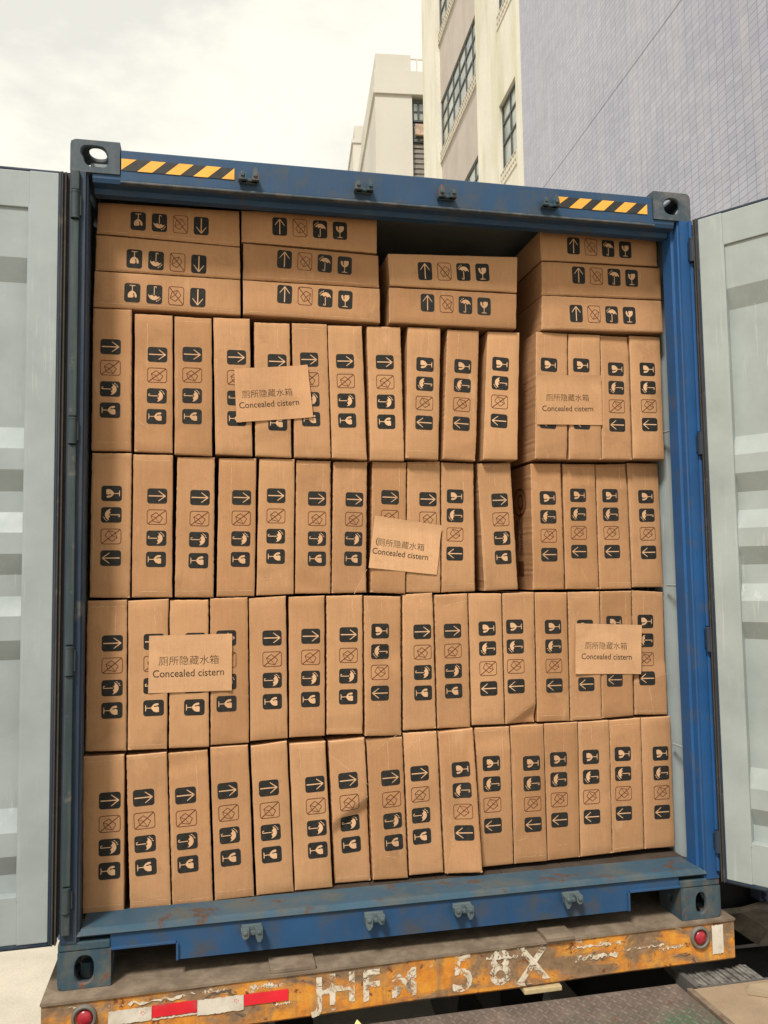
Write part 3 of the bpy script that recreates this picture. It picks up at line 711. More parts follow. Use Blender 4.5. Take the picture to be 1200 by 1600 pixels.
# sill with the two pockets
bm = bmesh.new()
zb, zt = .056, .160
Pk = [(.165, .108), (.174, .114), (.372, .114), (.378, .106), (.378, zb), (2.052, zb), (2.052, .118), (2.06, .126), (2.24, .126), (2.252, .12), (2.262, .12), (2.262, zt), (.165, zt)]
prism(bm, Pk, 1, .010, .03)
part('door_sill', bm, M_blue_sill)
bm = bmesh.new()
prism(bm, [(.006, .161), (-.001, .167), (.003, .177), (.018, .183), (.168, .179), (.168, .161)], 0, .070, 2.366)
prism(bm, [(.006, .161), (.0, .166), (.010, .176), (.06, .176), (.06, .161)], 0, .0, .078); prism(bm, [(.006, .161), (.0, .166), (.010, .176), (.06, .176), (.06, .161)], 0, 2.36, CW)
prism(bm, [(.012, .161), (.012, .1775), (.118, .1775), (.118, .161)], 0, .05, .0695)
part('sill_cap', bm, M_sill_top)
for xa, xb, za in ((.378, .386, zb), (2.044, 2.052, zb)):
    bm = bmesh.new(); box(bm, xa, xb, -.0, .16, za, .112 if xa < 1 else .124, bev=.002); part('pocket_rib', bm, M_blue_sill)
for xa, xb, za in ((.166, .378, .110), (2.052, 2.262, .121)):
    bm = bmesh.new(); box(bm, xa, xb, -.001, .16, za+.002, za+.010, bev=.002); part('pocket_lintel', bm, M_blue_sill)
# floor, walls, roof, end
bm = bmesh.new()
for k in range(9): box(bm, .045+k*.2605, .045+k*.2605+.2585, .1695, CL-.1, .150, .174, bev=.0015)
part('wood_floor', bm, M_wood)
def corr(bm, x, y0, y1, z0, z1, amp, sgn):
    pts = []; y = y0; k = 0
    seg_ = [(.072, 0), (.068, amp), (.070, amp), (.068, 0)]
    cur = 0; pts.append((y, 0))
    while y < y1:
        for d, a in seg_:
            y += d; pts.append((min(y, y1), a))
    va = [bm.verts.new((x+sgn*a, yy, z0)) for yy, a in pts]; vb = [bm.verts.new((x+sgn*a, yy, z1)) for yy, a in pts]
    for i in range(len(pts)-1):
        if pts[i+1][0] > pts[i][0]: bm.faces.new((va[i], va[i+1], vb[i+1], vb[i]))
for x, sgn in ((.008, 1), (CW-.008, -1)):
    bm = bmesh.new(); corr(bm, x, .122, CL-.1, .158, 2.79, .036, sgn); part('side_wall', bm, M_grey_worn)
    bm = bmesh.new(); box(bm, min(x, x+sgn*.045), max(x, x+sgn*.045), .125, CL-.17, .03, .157); part('side_rail', bm, M_blue_dark)
    bm = bmesh.new(); box(bm, min(x, x+sgn*.05), max(x, x+sgn*.05), .165, CL-.17, 2.80, 2.87); part('side_rail', bm, M_blue_dark)
bm = bmesh.new(); box(bm, .06, CW-.06, .106, CL-.06, 2.850, 2.862); part('roof_panel', bm, M_grey_worn)
bm = bmesh.new(); box(bm, .01, CW-.01, CL-.06, CL, .0, 2.89); part('end_wall', bm, M_blue_dark)
bm = bmesh.new(); box(bm, -.035, .006, .012, .026, .165, 2.775); part('hinge_gap_filler', bm, M_rubber)  # dark fillers added behind both door gaps to block the sky light
bm = bmesh.new(); box(bm, CW-.006, CW+.035, .020, .034, .165, 2.775); part('hinge_gap_filler', bm, M_rubber)
# lashing bar on the grey inner wall near the doors
for z in (.62, 1.28, 1.93):
    bm = bmesh.new(); cyl(bm, (CW-.052, .175, z), .0045, .08, 'Y', 8); part('lashing_ring', bm, M_grey_worn)
# hazard stripes
for xs in (.178, 1.840):
    bm = bmesh.new(); w_ = .397; z0, z1 = 2.795, 2.838; y = .002
    box(bm, xs, xs+w_, y, .0038, z0, z1)
    def fy(pts):
        f = bm.faces.new([bm.verts.new((xs+a, y-.0009, b)) for a, b in pts]); f.material_index = 1; f.normal_update()
        if f.normal.y > 0: f.normal_flip()
    h = z1-z0
    fy([(.0, z1), (.052, z1), (.0, z0+.002)])
    for k in range(3):
        a = .054+k*.098; fy([(a, z0), (a+.052, z0), (a+.052+.048, z1), (a+.048, z1)])
    fy([(w_-.046, z0), (w_, z0), (w_, z1)])
    part('hazard_stripe', bm, [M_black, M_yel])
# cam keepers
def keeper(x, z, up, k):
    bm = bmesh.new(); s = 1 if up else -1
    rr = random.Random(k)
    box(bm, x-.034, x+.034, -.010, .004, z-.008*s-.010, z-.008*s+.010, bev=.003)
    box(bm, x-.034, x+.034, -.022, -.010, z+.006*s-.007, z+.006*s+.007, bev=.003) if not up else box(bm, x-.030, x+.034, -.026, -.008, z-.016, z-.004, bev=.003)
    tall = -1 if k % 2 else 1
    for q in (-1, 1):
        hh = .030 if q == tall else .017
        if up: pts = [(-.012, z-.016), (.012, z-.016), (.010, z+hh*.4), (.003, z+hh), (-.004, z+hh), (-.011, z+hh*.3)]
        else: pts = [(-.012, z+.012), (.012, z+.012), (.011, z-hh*.6), (.004, z-hh), (-.004, z-hh), (-.010, z-hh*.5)]
        pts = [(x+q*.023+a*(1+.2*rr.random()), b) for a, b in pts]
        prism(bm, pts, 1, -.034-.006*rr.random(), -.006)
        box(bm, x+q*.023-.007, x+q*.023+.007, -.044, -.030, z-.004-.002*s, z+.009, bev=.003)
    return part('cam_keeper', bm, M_rod if not up else M_cast)
for k, x in enumerate((.626, 1.054, 1.379, 1.803)):
    keeper(x, 2.798, True, k+(k > 0)); keeper(x+.004, .134, False, k)
# doors ---------------------------------------------------------------
ZP = [(2.629, 0), (2.452, 0), (2.372, 1), (1.864, 1), (1.788, 0), (1.716, 0), (1.644, 1), (1.573, 1), (1.502, 0), (1.431, 0), (1.361, 1), (1.288, 1), (1.222, 0), (1.142, 0), (1.075, 1), (.589, 1), (.516, 0), (.441, 0), (.375, 1), (.315, 1)]
def door(M, sgn, mat, label):
    """local x runs from the hinge edge outwards (times sgn), y=0 is the inner face, +y is outwards"""
    grp = []
    def P(name, bm, m):
        bmesh.ops.transform(bm, matrix=M, verts=bm.verts); 
        if M.determinant() < 0: bmesh.ops.reverse_faces(bm, faces=bm.faces)
        return bm
    W = 1.17; z0, z1 = .150, 2.768
    bm = bmesh.new()
    box(bm, .026, .120, 0, .046, z0+.012, z1-.008, bev=.003); box(bm, W-.10, W-.02, 0, .046, z0+.012, z1-.008, bev=.003)
    P('f', bm, mat); d = part('door', bm, mat, label=label)
    def sub(name, bm, m, lab=None):
        bmesh.ops.transform(bm, matrix=M, verts=bm.verts)
        o = mesh_obj(name, bm, m); o.parent = d; 
        return o
    bm = bmesh.new(); box(bm, .118, W-.10, .004, .044, 2.629, z1-.009, bev=.003); sub('door_rail', bm, mat)
    bm = bmesh.new(); box(bm, .118, W-.10, .004, .044, z0+.013, .315, bev=.003); sub('door_rail', bm, mat)
    bm = bmesh.new()
    prof = [(.012+.030*a, z) for z, a in ZP]; n = len(prof)
    A = [bm.verts.new((.118, y, z)) for y, z in prof]; B = [bm.verts.new((W-.10, y, z)) for y, z in prof]
    for i in range(n-1): bm.faces.new((A[i], A[i+1], B[i+1], B[i]))
    A2 = [bm.verts.new((.118, y+.0025, z)) for y, z in prof]; B2 = [bm.verts.new((W-.10, y+.0025, z)) for y, z in prof]
    for i in range(n-1): bm.faces.new((B2[i], B2[i+1], A2[i+1], A2[i]))
    sub('door_panel', bm, mat)
    bm = bmesh.new(); box(bm, .116, .124, .0015, .014, .3, 2.64); sub('weld_seam', bm, mat)
    # blue edge and gasket round the door
    bm = bmesh.new(); box(bm, .018, .0255, .003, .05, z0, z1, bev=.002); box(bm, .026, W-.01, .004, .05, z1-.0075, z1, bev=.002); box(bm, .026, W-.01, .004, .05, z0, z0+.0115, bev=.002)
    sub('door_edge', bm, M_blue_dark)
    bm = bmesh.new()
    for a, b, yy in ((.001, .006, .006), (.0065, .011, .012), (.0115, .0175, .004)): box(bm, a, b, yy, .04, z0-.004, z1+.002, bev=.0012)
    box(bm, .018, W, .012, .03, z0-.006, z0-.0005); box(bm, .018, W, .012, .03, z1+.0005, z1+.004)
    sub('gasket', bm, M_rubber)
    for x in (.36, .86):
        bm = bmesh.new(); cyl(bm, (x, .085, 1.45), .017, 2.75, 'Z', 14)
        for z in (.3, 1.0, 1.9, 2.6): box(bm, x-.05, x+.05, .047, .066, z-.03, z+.03, bev=.003)
        sub('locking_bar', bm, M_rod)
    return d
Mx = Matrix.Diagonal((-1, 1, 1, 1))
door(T_(-.004, -.010, 0) @ RZ(1.5) @ Mx, -1, M_grey_worn, 'left door swung open flat, pale grey ribbed inner face')
RD_X, RD_Y, RD_A = 2.409, -.040, -54.5
door(T_(RD_X, RD_Y, 0) @ RZ(RD_A), 1, M_grey, 'right door open at an angle, pale grey ribbed inner face')
# hinges
HZ = [(2.60, 2.70), (1.805, 1.897), (1.021, 1.118), (.250, .330)]
for left in (True, False):
    x = .026 if left else 2.423; y = -.012 if left else -.020
    bm = bmesh.new(); zs = [(.178, .247), (.334, 1.017), (1.122, 1.801), (1.901, 2.595), (2.704, 2.775)]
    for a, b in zs:
        if left: box(bm, x-.0135, x+.0135, y-.006, y+.010, a, b, bev=.004)
        else: cyl(bm, (x+.000, y+.012, (a+b)/2), .0075, b-a, 'Z', 10)
    part('hinge_pin_cover', bm, M_cover if left else M_blue)
    for a, b in HZ:
        bm = bmesh.new(); cyl(bm, (x, y, (a+b)/2), .0145, b-a, 'Z', 16); box(bm, x-.012, x+.02, y, .008, a+.012, b-.012, bev=.002)
        cyl(bm, (x, y, b-.004), .0155, .007, 'Z', 16); cyl(bm, (x, y, a+.004), .0155, .007, 'Z', 16)
        part('hinge', bm, M_cover if left else M_blue_dark)

# ================================================================ trailer
tr = empty('container_trailer', 'rusty container trailer with flaking orange rear bumper under the blue container', 'trailer', (1.22, .3, -1.4))
bm = bmesh.new()
# front outline of the bumper in plan follows the photograph's slight skew; built as a bevelled channel
bx0, bx1 = -.036, 2.475
def ybump(x): return -.068+(x-bx0)/(bx1-bx0)*.052
n = 60; cols = []
prof = [(.0, -.004), (-.0, -.010), (.0, -.148), (.012, -.158), (.05, -.158)]
for i in range(n+1):
    x = bx0+(bx1-bx0)*i/n; cols.append([bm.verts.new((x, ybump(x)+py+.0012*math.sin(9*x+20*pz), pz+.0015*math.sin(7*x))) for py, pz in prof])
for i in range(n):
    for k in range(len(prof)-1): bm.faces.new((cols[i][k+1], cols[i+1][k+1], cols[i+1][k], cols[i][k]))
for e, r_ in ((cols[0], bx0), (cols[-1], bx1)):
    b2 = [bm.verts.new((r_, .16, pz)) for py, pz in prof]
    for k in range(len(prof)-1): bm.faces.new((e[k], b2[k], b2[k+1], e[k+1]) if r_ > 0 else (e[k+1], b2[k+1], b2[k], e[k]))
part('rear_bumper', bm, M_bump, tr)
bm = bmesh.new(); prism(bm, [(bx0-.003, ybump(bx0)-.006), (bx1+.003, ybump(bx1)-.006), (bx1+.003, .62), (bx0-.003, .62)], 2, -.0098, -.0015); part('deck_plate', bm, M_deck, tr)
for xa, xb in ((.690, .845), (1.69, 1.80)):
    bm = bmesh.new(); box(bm, xa, xb, -.048, .05, -.0012, .014, bev=.003); part('deck_pad', bm, M_deck, tr)
for xa, xb in ((.02, .15), (2.28, 2.41)):
    bm = bmesh.new(); cyl(bm, ((xa+xb)/2, .08, .03), .022, .05, 'Z', 14); part('twist_lock', bm, M_cast, tr)
def on_b(x, z, d=.0022): return (x, ybump(x)-d, z)
# tail lamps
for x, z in ((.094, -.061), (2.323, -.058)):
    bm = bmesh.new(); y = ybump(x)
    r1, r2 = .040, .030; nn = 32
    for (ra, ya), (rb, yb) in (((r1, .0), (r1*.93, -.012)), ((r1*.93, -.012), (r2, -.013)), ((r2, -.013), (r2*.96, -.003))):
        for i in range(nn):
            a, b = 2*math.pi*i/nn, 2*math.pi*(i+1)/nn
            bm.faces.new([bm.verts.new((x+q*math.cos(t), y+yy, z+q*math.sin(t)*1.06)) for q, yy, t in ((ra, ya, a), (ra, ya, b), (rb, yb, b), (rb, yb, a))])
    bmesh.ops.remove_doubles(bm, verts=bm.verts, dist=1e-5); bmesh.ops.recalc_face_normals(bm, faces=bm.faces)
    o = part('tail_lamp', bm, M_ring, tr, True)
    bm = bmesh.new(); bmesh.ops.create_uvsphere(bm, u_segments=24, v_segments=12, radius=.0245, matrix=T_(x+.002, y-.004, z) @ Matrix.Diagonal((1, .5, 1.05, 1)))
    l = mesh_obj('lens', bm, M_lens, smooth=True); l.parent = o
# reflective tape: white red white red, and the vertical white strip
def strip(xa, xb, z0, z1, mat, name, d=.003, jag=0, sd=1, slope=0):
    bm = bmesh.new(); k = 24; rr = random.Random(sd); tp = []; bt = []
    for i in range(k+1):
        x = xa+(xb-xa)*i/k
        tp.append((x, z1+(rr.uniform(-jag, 0) if jag else 0)+slope*(x-xa))); bt.append((x, z0+(rr.uniform(0, jag) if jag else 0)+slope*(x-xa)))
    for i in range(k):
        A = [(tp[i], d), (bt[i], d), (bt[i+1], d), (tp[i+1], d)]
        bm.faces.new([bm.verts.new(on_b(p[0], p[1], dd)) for p, dd in A])
    bmesh.ops.remove_doubles(bm, verts=bm.verts, dist=1e-6)
    r = bmesh.ops.extrude_face_region(bm, geom=bm.faces[:]); bmesh.ops.translate(bm, verts=[v for v in r['geom'] if isinstance(v, bmesh.types.BMVert)], vec=(0, -.0006, 0))
    bmesh.ops.recalc_face_normals(bm, faces=bm.faces)
    return part(name, bm, mat, tr)
ZT = (-.087, -.049)
TX = [.168, .303, .448, .600, .749]
zof = lambda x: 0
strip(TX[0], TX[1], -.096, -.050, M_white_tape, 'reflective_tape', jag=.003, sd=3)
strip(TX[1]+.001, TX[2], -.088, -.049, M_red_tape, 'reflective_tape', jag=.0012, sd=4, slope=.0)
strip(TX[1]+.003, TX[2], -.097, -.0885, M_white_tape, 'reflective_tape', d=.0026, jag=.004, sd=44)
strip(TX[2]+.001, TX[3], -.102, -.050, M_white_tape, 'reflective_tape', jag=.003, sd=5)
strip(TX[3]+.001, TX[4], -.089, -.051, M_red_tape, 'reflective_tape', jag=.0012, sd=6)
strip(.702, .760, -.104, -.090, M_white_tape, 'reflective_tape', jag=.009, sd=8, d=.0024)
strip(2.376, 2.424, -.128, -.018, M_white_tape, 'reflective_tape', jag=.004, sd=7)
for xa, xb, z0, z1, s_ in ((.170, .40, -.044, -.026, 11), (.40, .56, -.036, -.018, 12), (1.79, 1.99, -.048, -.028, 14), (1.80, 1.98, -.092, -.066, 15), (1.98, 2.17, -.075, -.060, 16), (2.15, 2.25, -.085, -.078, 17), (.62, .70, -.045, -.02, 18), (.03, .07, -.03, -.018, 19), (1.46, 1.60, -.05, -.03, 20), (.86, .90, -.09, -.06, 23)):
    strip(xa, xb, z0, z1, M_flaky, 'paint_flake', d=.0021, jag=.012, sd=s_)
# small red print on the white tape
bm = bmesh.new()
for cx in (.275, .575):
    for q in range(5):
        x = cx+.006*(q % 3)-.006; z = -.066-.005*(q//2)
        bm.faces.new([bm.verts.new(on_b(a, b, .0040)) for a, b in ((x, z), (x+.003, z), (x+.003, z+.003), (x, z+.003))])
part('tape_print', bm, M_red_tape, tr)
# worn white lettering painted on the bumper
for ch, x, sz, dz in (('J', .855, .135, 0), ('H', .935, .14, .004), ('F', 1.035, .145, 0), ('M', 1.155, .13, -.004), ('5', 1.370, .175, 0), ('8', 1.512, .170, .003), ('X', 1.640, .165, .002)):
    bm = bmesh.new()
    o_ = Vector(on_b(x, -.082+dz, .0024)); ex = Vector((1, .0207, 0)).normalized()
    Mt = Matrix(((ex.x, 0, 0, o_.x), (ex.y, 0, -1, o_.y), (0, 1, 0, o_.z), (0, 0, 0, 1)))
    text_polys(bm, ch, sz, Mt, 0, .0032)
    part('painted_letter', bm, M_flaky, tr)
# bracket below, chassis rails, axle and wheels
bm = bmesh.new(); box(bm, 1.60, 1.745, -.046, .05, -.176, -.1585, bev=.004); part('bumper_bracket', bm, M_beige, tr)
for xa in (.72, 1.58):
    bm = bmesh.new(); box(bm, xa, xa+.14, .165, 9, -.42, -.011, bev=.004); part('chassis_rail', bm, M_dark, tr)
for k in range(3):
    bm = bmesh.new(); box(bm, .05, 2.39, .64+k*3.2, .74+k*3.2, -.16, -.011); part('cross_member', bm, M_dark, tr)
for yy in (2.2, 3.5):
    for x in (.16, .44, 2.0, 2.28):
        bm = bmesh.new(); cyl(bm, (x, yy, -.9), .5, .24, 'X', 36); bmesh.ops.bevel(bm, geom=[e for e in bm.edges if e.calc_length() > .2 or True][:0] or bm.edges[:0], offset=.01) if False else None
        wh = part('wheel', bm, M_rubber, tr)
        bm = bmesh.new(); cyl(bm, (x, yy, -.9), .27, .26, 'X', 24); rm = mesh_obj('rim', bm, M_rod); rm.parent = wh

# ================================================================ dock
ZD = -.2
dk = bmesh.new(); box(dk, 2.235, 9, -9, -.105, -1.4, ZD); box(dk, -3, .15, -9, -.5, -1.4, ZD); box(dk, .15, 2.235, -9, -2.6, -1.4, ZD); box(dk, .15, 2.235, -2.6, -.5, -1.4, -.6)
dock = tag(mesh_obj('dock', dk, M_slab), kind='structure')
# steel angle along the pit edge
bm = bmesh.new(); box(bm, 2.212, 2.2345, -2.6, -.10, -.30, ZD+.004, bev=.002); o = mesh_obj('dock_edge_angle', bm, M_deck); tag(o, 'steel edge angle beside the tread plate along the concrete', 'edge strip')
# leveller lip with raised lozenges
bm = bmesh.new(); px0, px1, py0, py1 = .22, 2.200, -2.55, -.052
box(bm, px0, px1, py0, py1, ZD-.016, ZD, bev=.002)
pitch = .040
iy = 0; y = py1-.018
while y > -1.05:
    x = .55+ (pitch/2 if iy % 2 else 0)
    k = 0
    while x < px1-.016:
        a = R(32) if (k+iy) % 2 else R(-32+0)
        a = R(28) if iy % 2 else R(118)
        c, s = math.cos(a), math.sin(a); l, w_ = .0165, .0045
        pts = [(l, 0), (l*.5, w_), (-l*.5, w_), (-l, 0), (-l*.5, -w_), (l*.5, -w_)]
        lo = [bm.verts.new((x+p*c-q*s, y+p*s+q*c, ZD+.0002)) for p, q in pts]
        hi = [bm.verts.new((x+p*.72*c-q*.45*s, y+p*.72*s+q*.45*c, ZD+.0036)) for p, q in pts]
        bm.faces.new(hi).material_index = 1
        for i in range(6): bm.faces.new((lo[i], lo[(i+1) % 6], hi[(i+1) % 6], hi[i]))
        x += pitch; k += 1
    y -= pitch/2; iy += 1
o = mesh_obj('leveller_plate', bm, [M_plate, plain('worn_tread_top', (.20, .16, .135), .5, .3, .4, .35, 30)]); tag(o, 'worn diamond tread steel plate in front of the bumper, green paint patches', 'dock plate')
# laminated rubber dock bumper
bm = bmesh.new(); rr = random.Random(4)
for k in range(17):
    x = 2.275+k*.0165; box(bm, x, x+.0125, -.095-rr.random()*.006, .03+rr.random()*.01, -.62, ZD-.006-rr.random()*.007)
o = mesh_obj('dock_bumper', bm, plain('laminated_rubber', (.15, .14, .125), .8, var=.6, sc=30)); tag(o, 'laminated rubber dock bumper of thin upright strips under bumper corner', 'dock bumper')
bm = bmesh.new(); box(bm, 2.252, 2.272, -.104, .045, -.62, ZD+.003, bev=.002); box(bm, 2.252, 2.58, -.1045, -.0965, -.3, ZD+.003)
mesh_obj('bumper_bracket', bm, M_slab_d).parent = o
# broken lip of concrete in front
bm = bmesh.new()
pts = [(2.40, -.19), (2.44, -.150), (2.52, -.155), (2.60, -.115), (3.3, -.11), (3.3, -.30), (2.9, -.32), (2.55, -.26), (2.47, -.235)]
prism(bm, pts, 2, ZD+.002, ZD+.016); o = mesh_obj('concrete_patch', bm, mat_conc('patched_concrete', (.33, .255, .17), 4)); tag(o, kind='structure')
# small curled leaf scrap on the plate
bm = bmesh.new()
c0 = Vector((.985, -.075, ZD+.004)); 
for (a, b) in (((-.022, 0), 1), ((.0, 0), -1)):
    pass
pts = [(-.022, -.012, .0), (-.010, .012, .006), (.0, .022, .014), (.010, .008, .007), (.018, -.014, .001)]
up = [bm.verts.new(c0+Vector(p)) for p in pts]; lo = [bm.verts.new(c0+Vector((p[0]*.55, p[1]*.5-.006, p[2]*.4+.001))) for p in pts]
for i in range(4): bm.faces.new((up[i], lo[i], lo[i+1], up[i+1]))
r = bmesh.ops.extrude_face_region(bm, geom=bm.faces[:]); bmesh.ops.translate(bm, verts=[v for v in r['geom'] if isinstance(v, bmesh.types.BMVert)], vec=(0, 0, .0012))
bmesh.ops.recalc_face_normals(bm, faces=bm.faces)
o = mesh_obj('curled_scrap', bm, plain('pale_yellow_scrap', (.62, .60, .22), .5)); tag(o, 'small curled yellow white scrap lying on the tread plate', 'scrap')
# dark gap to the right: black boxes added in place of its shade, grey ramp, blue louvred grille, a pallet
bay = empty('dark_gap_fill', 'added black boxes standing in for the shade beyond the right door', 'trailer', (3.6, 2.5, -1.4))
bm = bmesh.new(); box(bm, 2.66, 2.72, .75, 9.0, -1.2, .9, bev=.01); part('gap_fill_side', bm, M_dark, bay)
bm = bmesh.new(); box(bm, 2.73, 5.2, .80, 9.0, .25, .95, bev=.01); part('gap_fill_top', bm, M_dark, bay)
bm = bmesh.new(); box(bm, 2.60, 5.2, .62, .74, -.42, .9, bev=.01); part('gap_fill_front', bm, M_dark, bay)
bm = bmesh.new()
for k in range(9): box(bm, 2.99, 3.5, .50, .53, -.17+k*.026, -.155+k*.026, bev=.002)
for x in (2.995, 3.1, 3.22, 3.34): box(bm, x, x+.008, .498, .532, -.18, .07)
box(bm, 2.985, 3.51, .535, .60, -.19, .08)
gr = mesh_obj('louvred_crate', bm, plain('slate_blue_plastic', (.075, .09, .15), .45)); tag(gr, 'slate blue slatted crate in the dark gap under the right door', 'crate')
bm = bmesh.new(); prism(bm, [(2.80, -.27), (3.6, -.27), (3.6, -.20), (2.98, -.195), (2.86, -.215)], 1, .30, .54); box(bm, 2.74, 3.6, .495, .512, -.216, -.197)
o = mesh_obj('wooden_sleeper', bm, plain('weathered_timber', (.20, .165, .125), .85, var=.4, sc=14)); tag(o, 'weathered beige timber block below the blue slatted crate', 'timber')
bm = bmesh.new(); prism(bm, [(2.50, .10), (4.2, -.60), (4.2, .62), (2.56, .70)], 2, -.50, -.46); o = mesh_obj('ramp', bm, M_slab_d); tag(o, kind='structure')

# ================================================================ buildings on the right
HZN = 901.0
D0 = ray(402, HZN); D0.z = 0; D0.normalize(); NR = Vector((D0.y, -D0.x, 0))
class Frame:
    """u along the facade into the distance, n to the right of it, z up"""
    def __init__(s, org, d): s.o = Vector((org.x, org.y, 0)); s.d = d; s.r = Vector((d.y, -d.x, 0)); s.M = Matrix(((s.d.x, s.r.x, 0, s.o.x), (s.d.y, s.r.y, 0, s.o.y), (0, 0, 1, 0), (0, 0, 0, 1)))
    def hit_n(s, u, v, n):        # pixel on the plane n = const -> (u, z)
        dr = ray(u, v); c = CP-s.o; t = (n-c.dot(s.r))/Vector((dr.x, dr.y, 0)).dot(s.r); p = CP+dr*t; q = p-s.o; return (q.x*s.d.x+q.y*s.d.y, p.z)
    def hit_u(s, u, v, uu):       # pixel on the plane u = const -> (n, z)
        dr = ray(u, v); c = CP-s.o; t = (uu-c.dot(s.d))/Vector((dr.x, dr.y, 0)).dot(s.d); p = CP+dr*t; q = p-s.o; return (q.x*s.r.x+q.y*s.r.y, p.z)
F = Frame(CP, D0)
def fpart(name, bm, mats, root, Fr=None, parent=None):
    Fr = Fr or F
    bmesh.ops.transform(bm, matrix=Fr.M, verts=bm.verts); bmesh.ops.reverse_faces(bm, faces=bm.faces)
    if parent:
        o = mesh_obj(name, bm, mats); o.parent = parent; return o
    return part(name, bm, mats, root)
def mat_tile():
    t = MT('lavender_wall_tile', .32, 0, .5)
    mpn = t.n('ShaderNodeMapping'); mpn.inputs['Rotation'].default_value = (0, 0, 0)
    uvn = t.n('ShaderNodeUVMap'); t.l(uvn.outputs[0], mpn.inputs[0])
    br = t.n('ShaderNodeTexBrick'); t.l(mpn.outputs[0], br.inputs['Vector']); br.offset = 0; br.squash = 1
    br.inputs['Scale'].default_value = 1; br.inputs['Brick Width'].default_value = .18; br.inputs['Row Height'].default_value = .092
    br.inputs['Mortar Size'].default_value = .0036; br.inputs['Mortar Smooth'].default_value = .2; br.inputs['Bias'].default_value = 0
    br.inputs['Color1'].default_value = (.315, .32, .39, 1); br.inputs['Color2'].default_value = (.375, .38, .45, 1); br.inputs['Mortar'].default_value = (.125, .12, .15, 1)
    big = t.noise(.35, 5, .6); c = t.mix(.5, br.outputs['Color'], t.ramp(big, [(.3, (.72, .72, .80)), (.7, (1.12, 1.11, 1.08))]), 'MULTIPLY')
    st = t.noise(1, 5, .65, t.map((2.2, 2.2, .22)))
    c = t.mix(t.ramp(st, [(.52, (0, 0, 0)), (.75, (.35, .35, .35))]), c, (.50, .48, .46))
    sm = t.noise(40, 3, .7); c = t.mix(.25, c, t.ramp(sm, [(.3, (.8, .8, .82)), (.7, (1.15, 1.15, 1.15))]), 'MULTIPLY')
    t.col(c); inv = t.math('SUBTRACT', 1, br.outputs['Fac']); t.bump(inv, .6, .006); t.bump(t.noise(3, 3), .2, .02)
    return t.m
M_tile = mat_tile()
def stained(name, base, stain, sc=.5, amt=.6):
    t = MT(name, .8, 0, .2)
    c = t.ramp(t.noise(sc, 6, .6), [(.3, tuple(x*.9 for x in base)), (.7, tuple(min(1, x*1.06) for x in base))])
    c = t.mix(t.ramp(t.noise(1, 7, .66, t.map((sc*3.2, sc*3.2, sc*.55)), .6), [(.48, (0, 0, 0)), (.75, (amt,)*3)]), c, stain)
    c = t.mix(.22, c, t.ramp(t.noise(16, 5, .7), [(.3, (.78, .77, .75)), (.7, (1.1, 1.1, 1.1))]), 'MULTIPLY')
    t.col(c); t.bump(t.noise(20, 5, .6), .25, .01); return t.m
M_white = stained('cream_render', (.64, .615, .54), (.44, .42, .25), .5, .8)
M_pink = stained('pinkish_panel', (.43, .385, .35), (.33, .28, .25), .8, .6)
M_white2 = stained('distant_render', (.50, .48, .43), (.40, .38, .33), .12, .4)
M_frame = plain('window_frame_steel', (.055, .065, .068), .45)
def mat_glass():
    t = MT('window_glass', .12, 0, .6)
    c = t.ramp(t.noise(1.1, 4, .6), [(.35, (.20, .23, .22)), (.55, (.34, .36, .32)), (.7, (.46, .46, .40))]); t.col(c)
    t.b.inputs['Metallic'].default_value = .35; t.bump(t.noise(2, 2), .1, .02); return t.m
M_glass = mat_glass()
M_grille = plain('pale_grille', (.50, .46, .38), .7)
# tiled building: nearer, its end at x = 816
SB = 6.0; SA = 5.9
uE = F.hit_n(816, 180, SA)[0]
def org(Fr, u, n): return Fr.M @ Vector((u, n, -1.4))
bA = empty('tiled_building', 'tall building side wall of lavender grey tiles at upper right', 'building', org(F, uE/2, SA))
bm = bmesh.new(); zt_ = 34
uv = bm.loops.layers.uv.new('UVMap')
box(bm, 1.0, uE, SA, SA+14, -1.4, zt_)
for f in bm.faces:
    for lp in f.loops:
        c = lp.vert.co; lp[uv].uv = (c.x if abs(f.normal.x) < .5 else c.y, c.z)
fpart('tiled_wall', bm, M_tile, bA)
bm = bmesh.new(); box(bm, .9, uE+.1, SA-.12, SA+14.1, zt_, zt_+.5); fpart('roof_coping', bm, M_white, bA)
M_joint = plain('joint_sealant', (.17, .165, .19), .8)
u_j, z_j = F.hit_n(965, 135, SA)
for zz in (z_j, z_j-5.2):
    bm = bmesh.new(); box(bm, 1.0, uE, SA-.004, SA-.001, zz-.0015, zz+.0015); fpart('movement_joint', bm, M_joint, bA)
# white building with the window bays
uP0 = F.hit_n(746, 200, SB)[0]; uP1 = F.hit_n(685, 200, SB)[0]; uEnd = F.hit_n(663, 200, SB)[0]
bB = empty('factory_building', 'cream factory building with dark framed window bays between white piers', 'building', org(F, uEnd-3, SB))
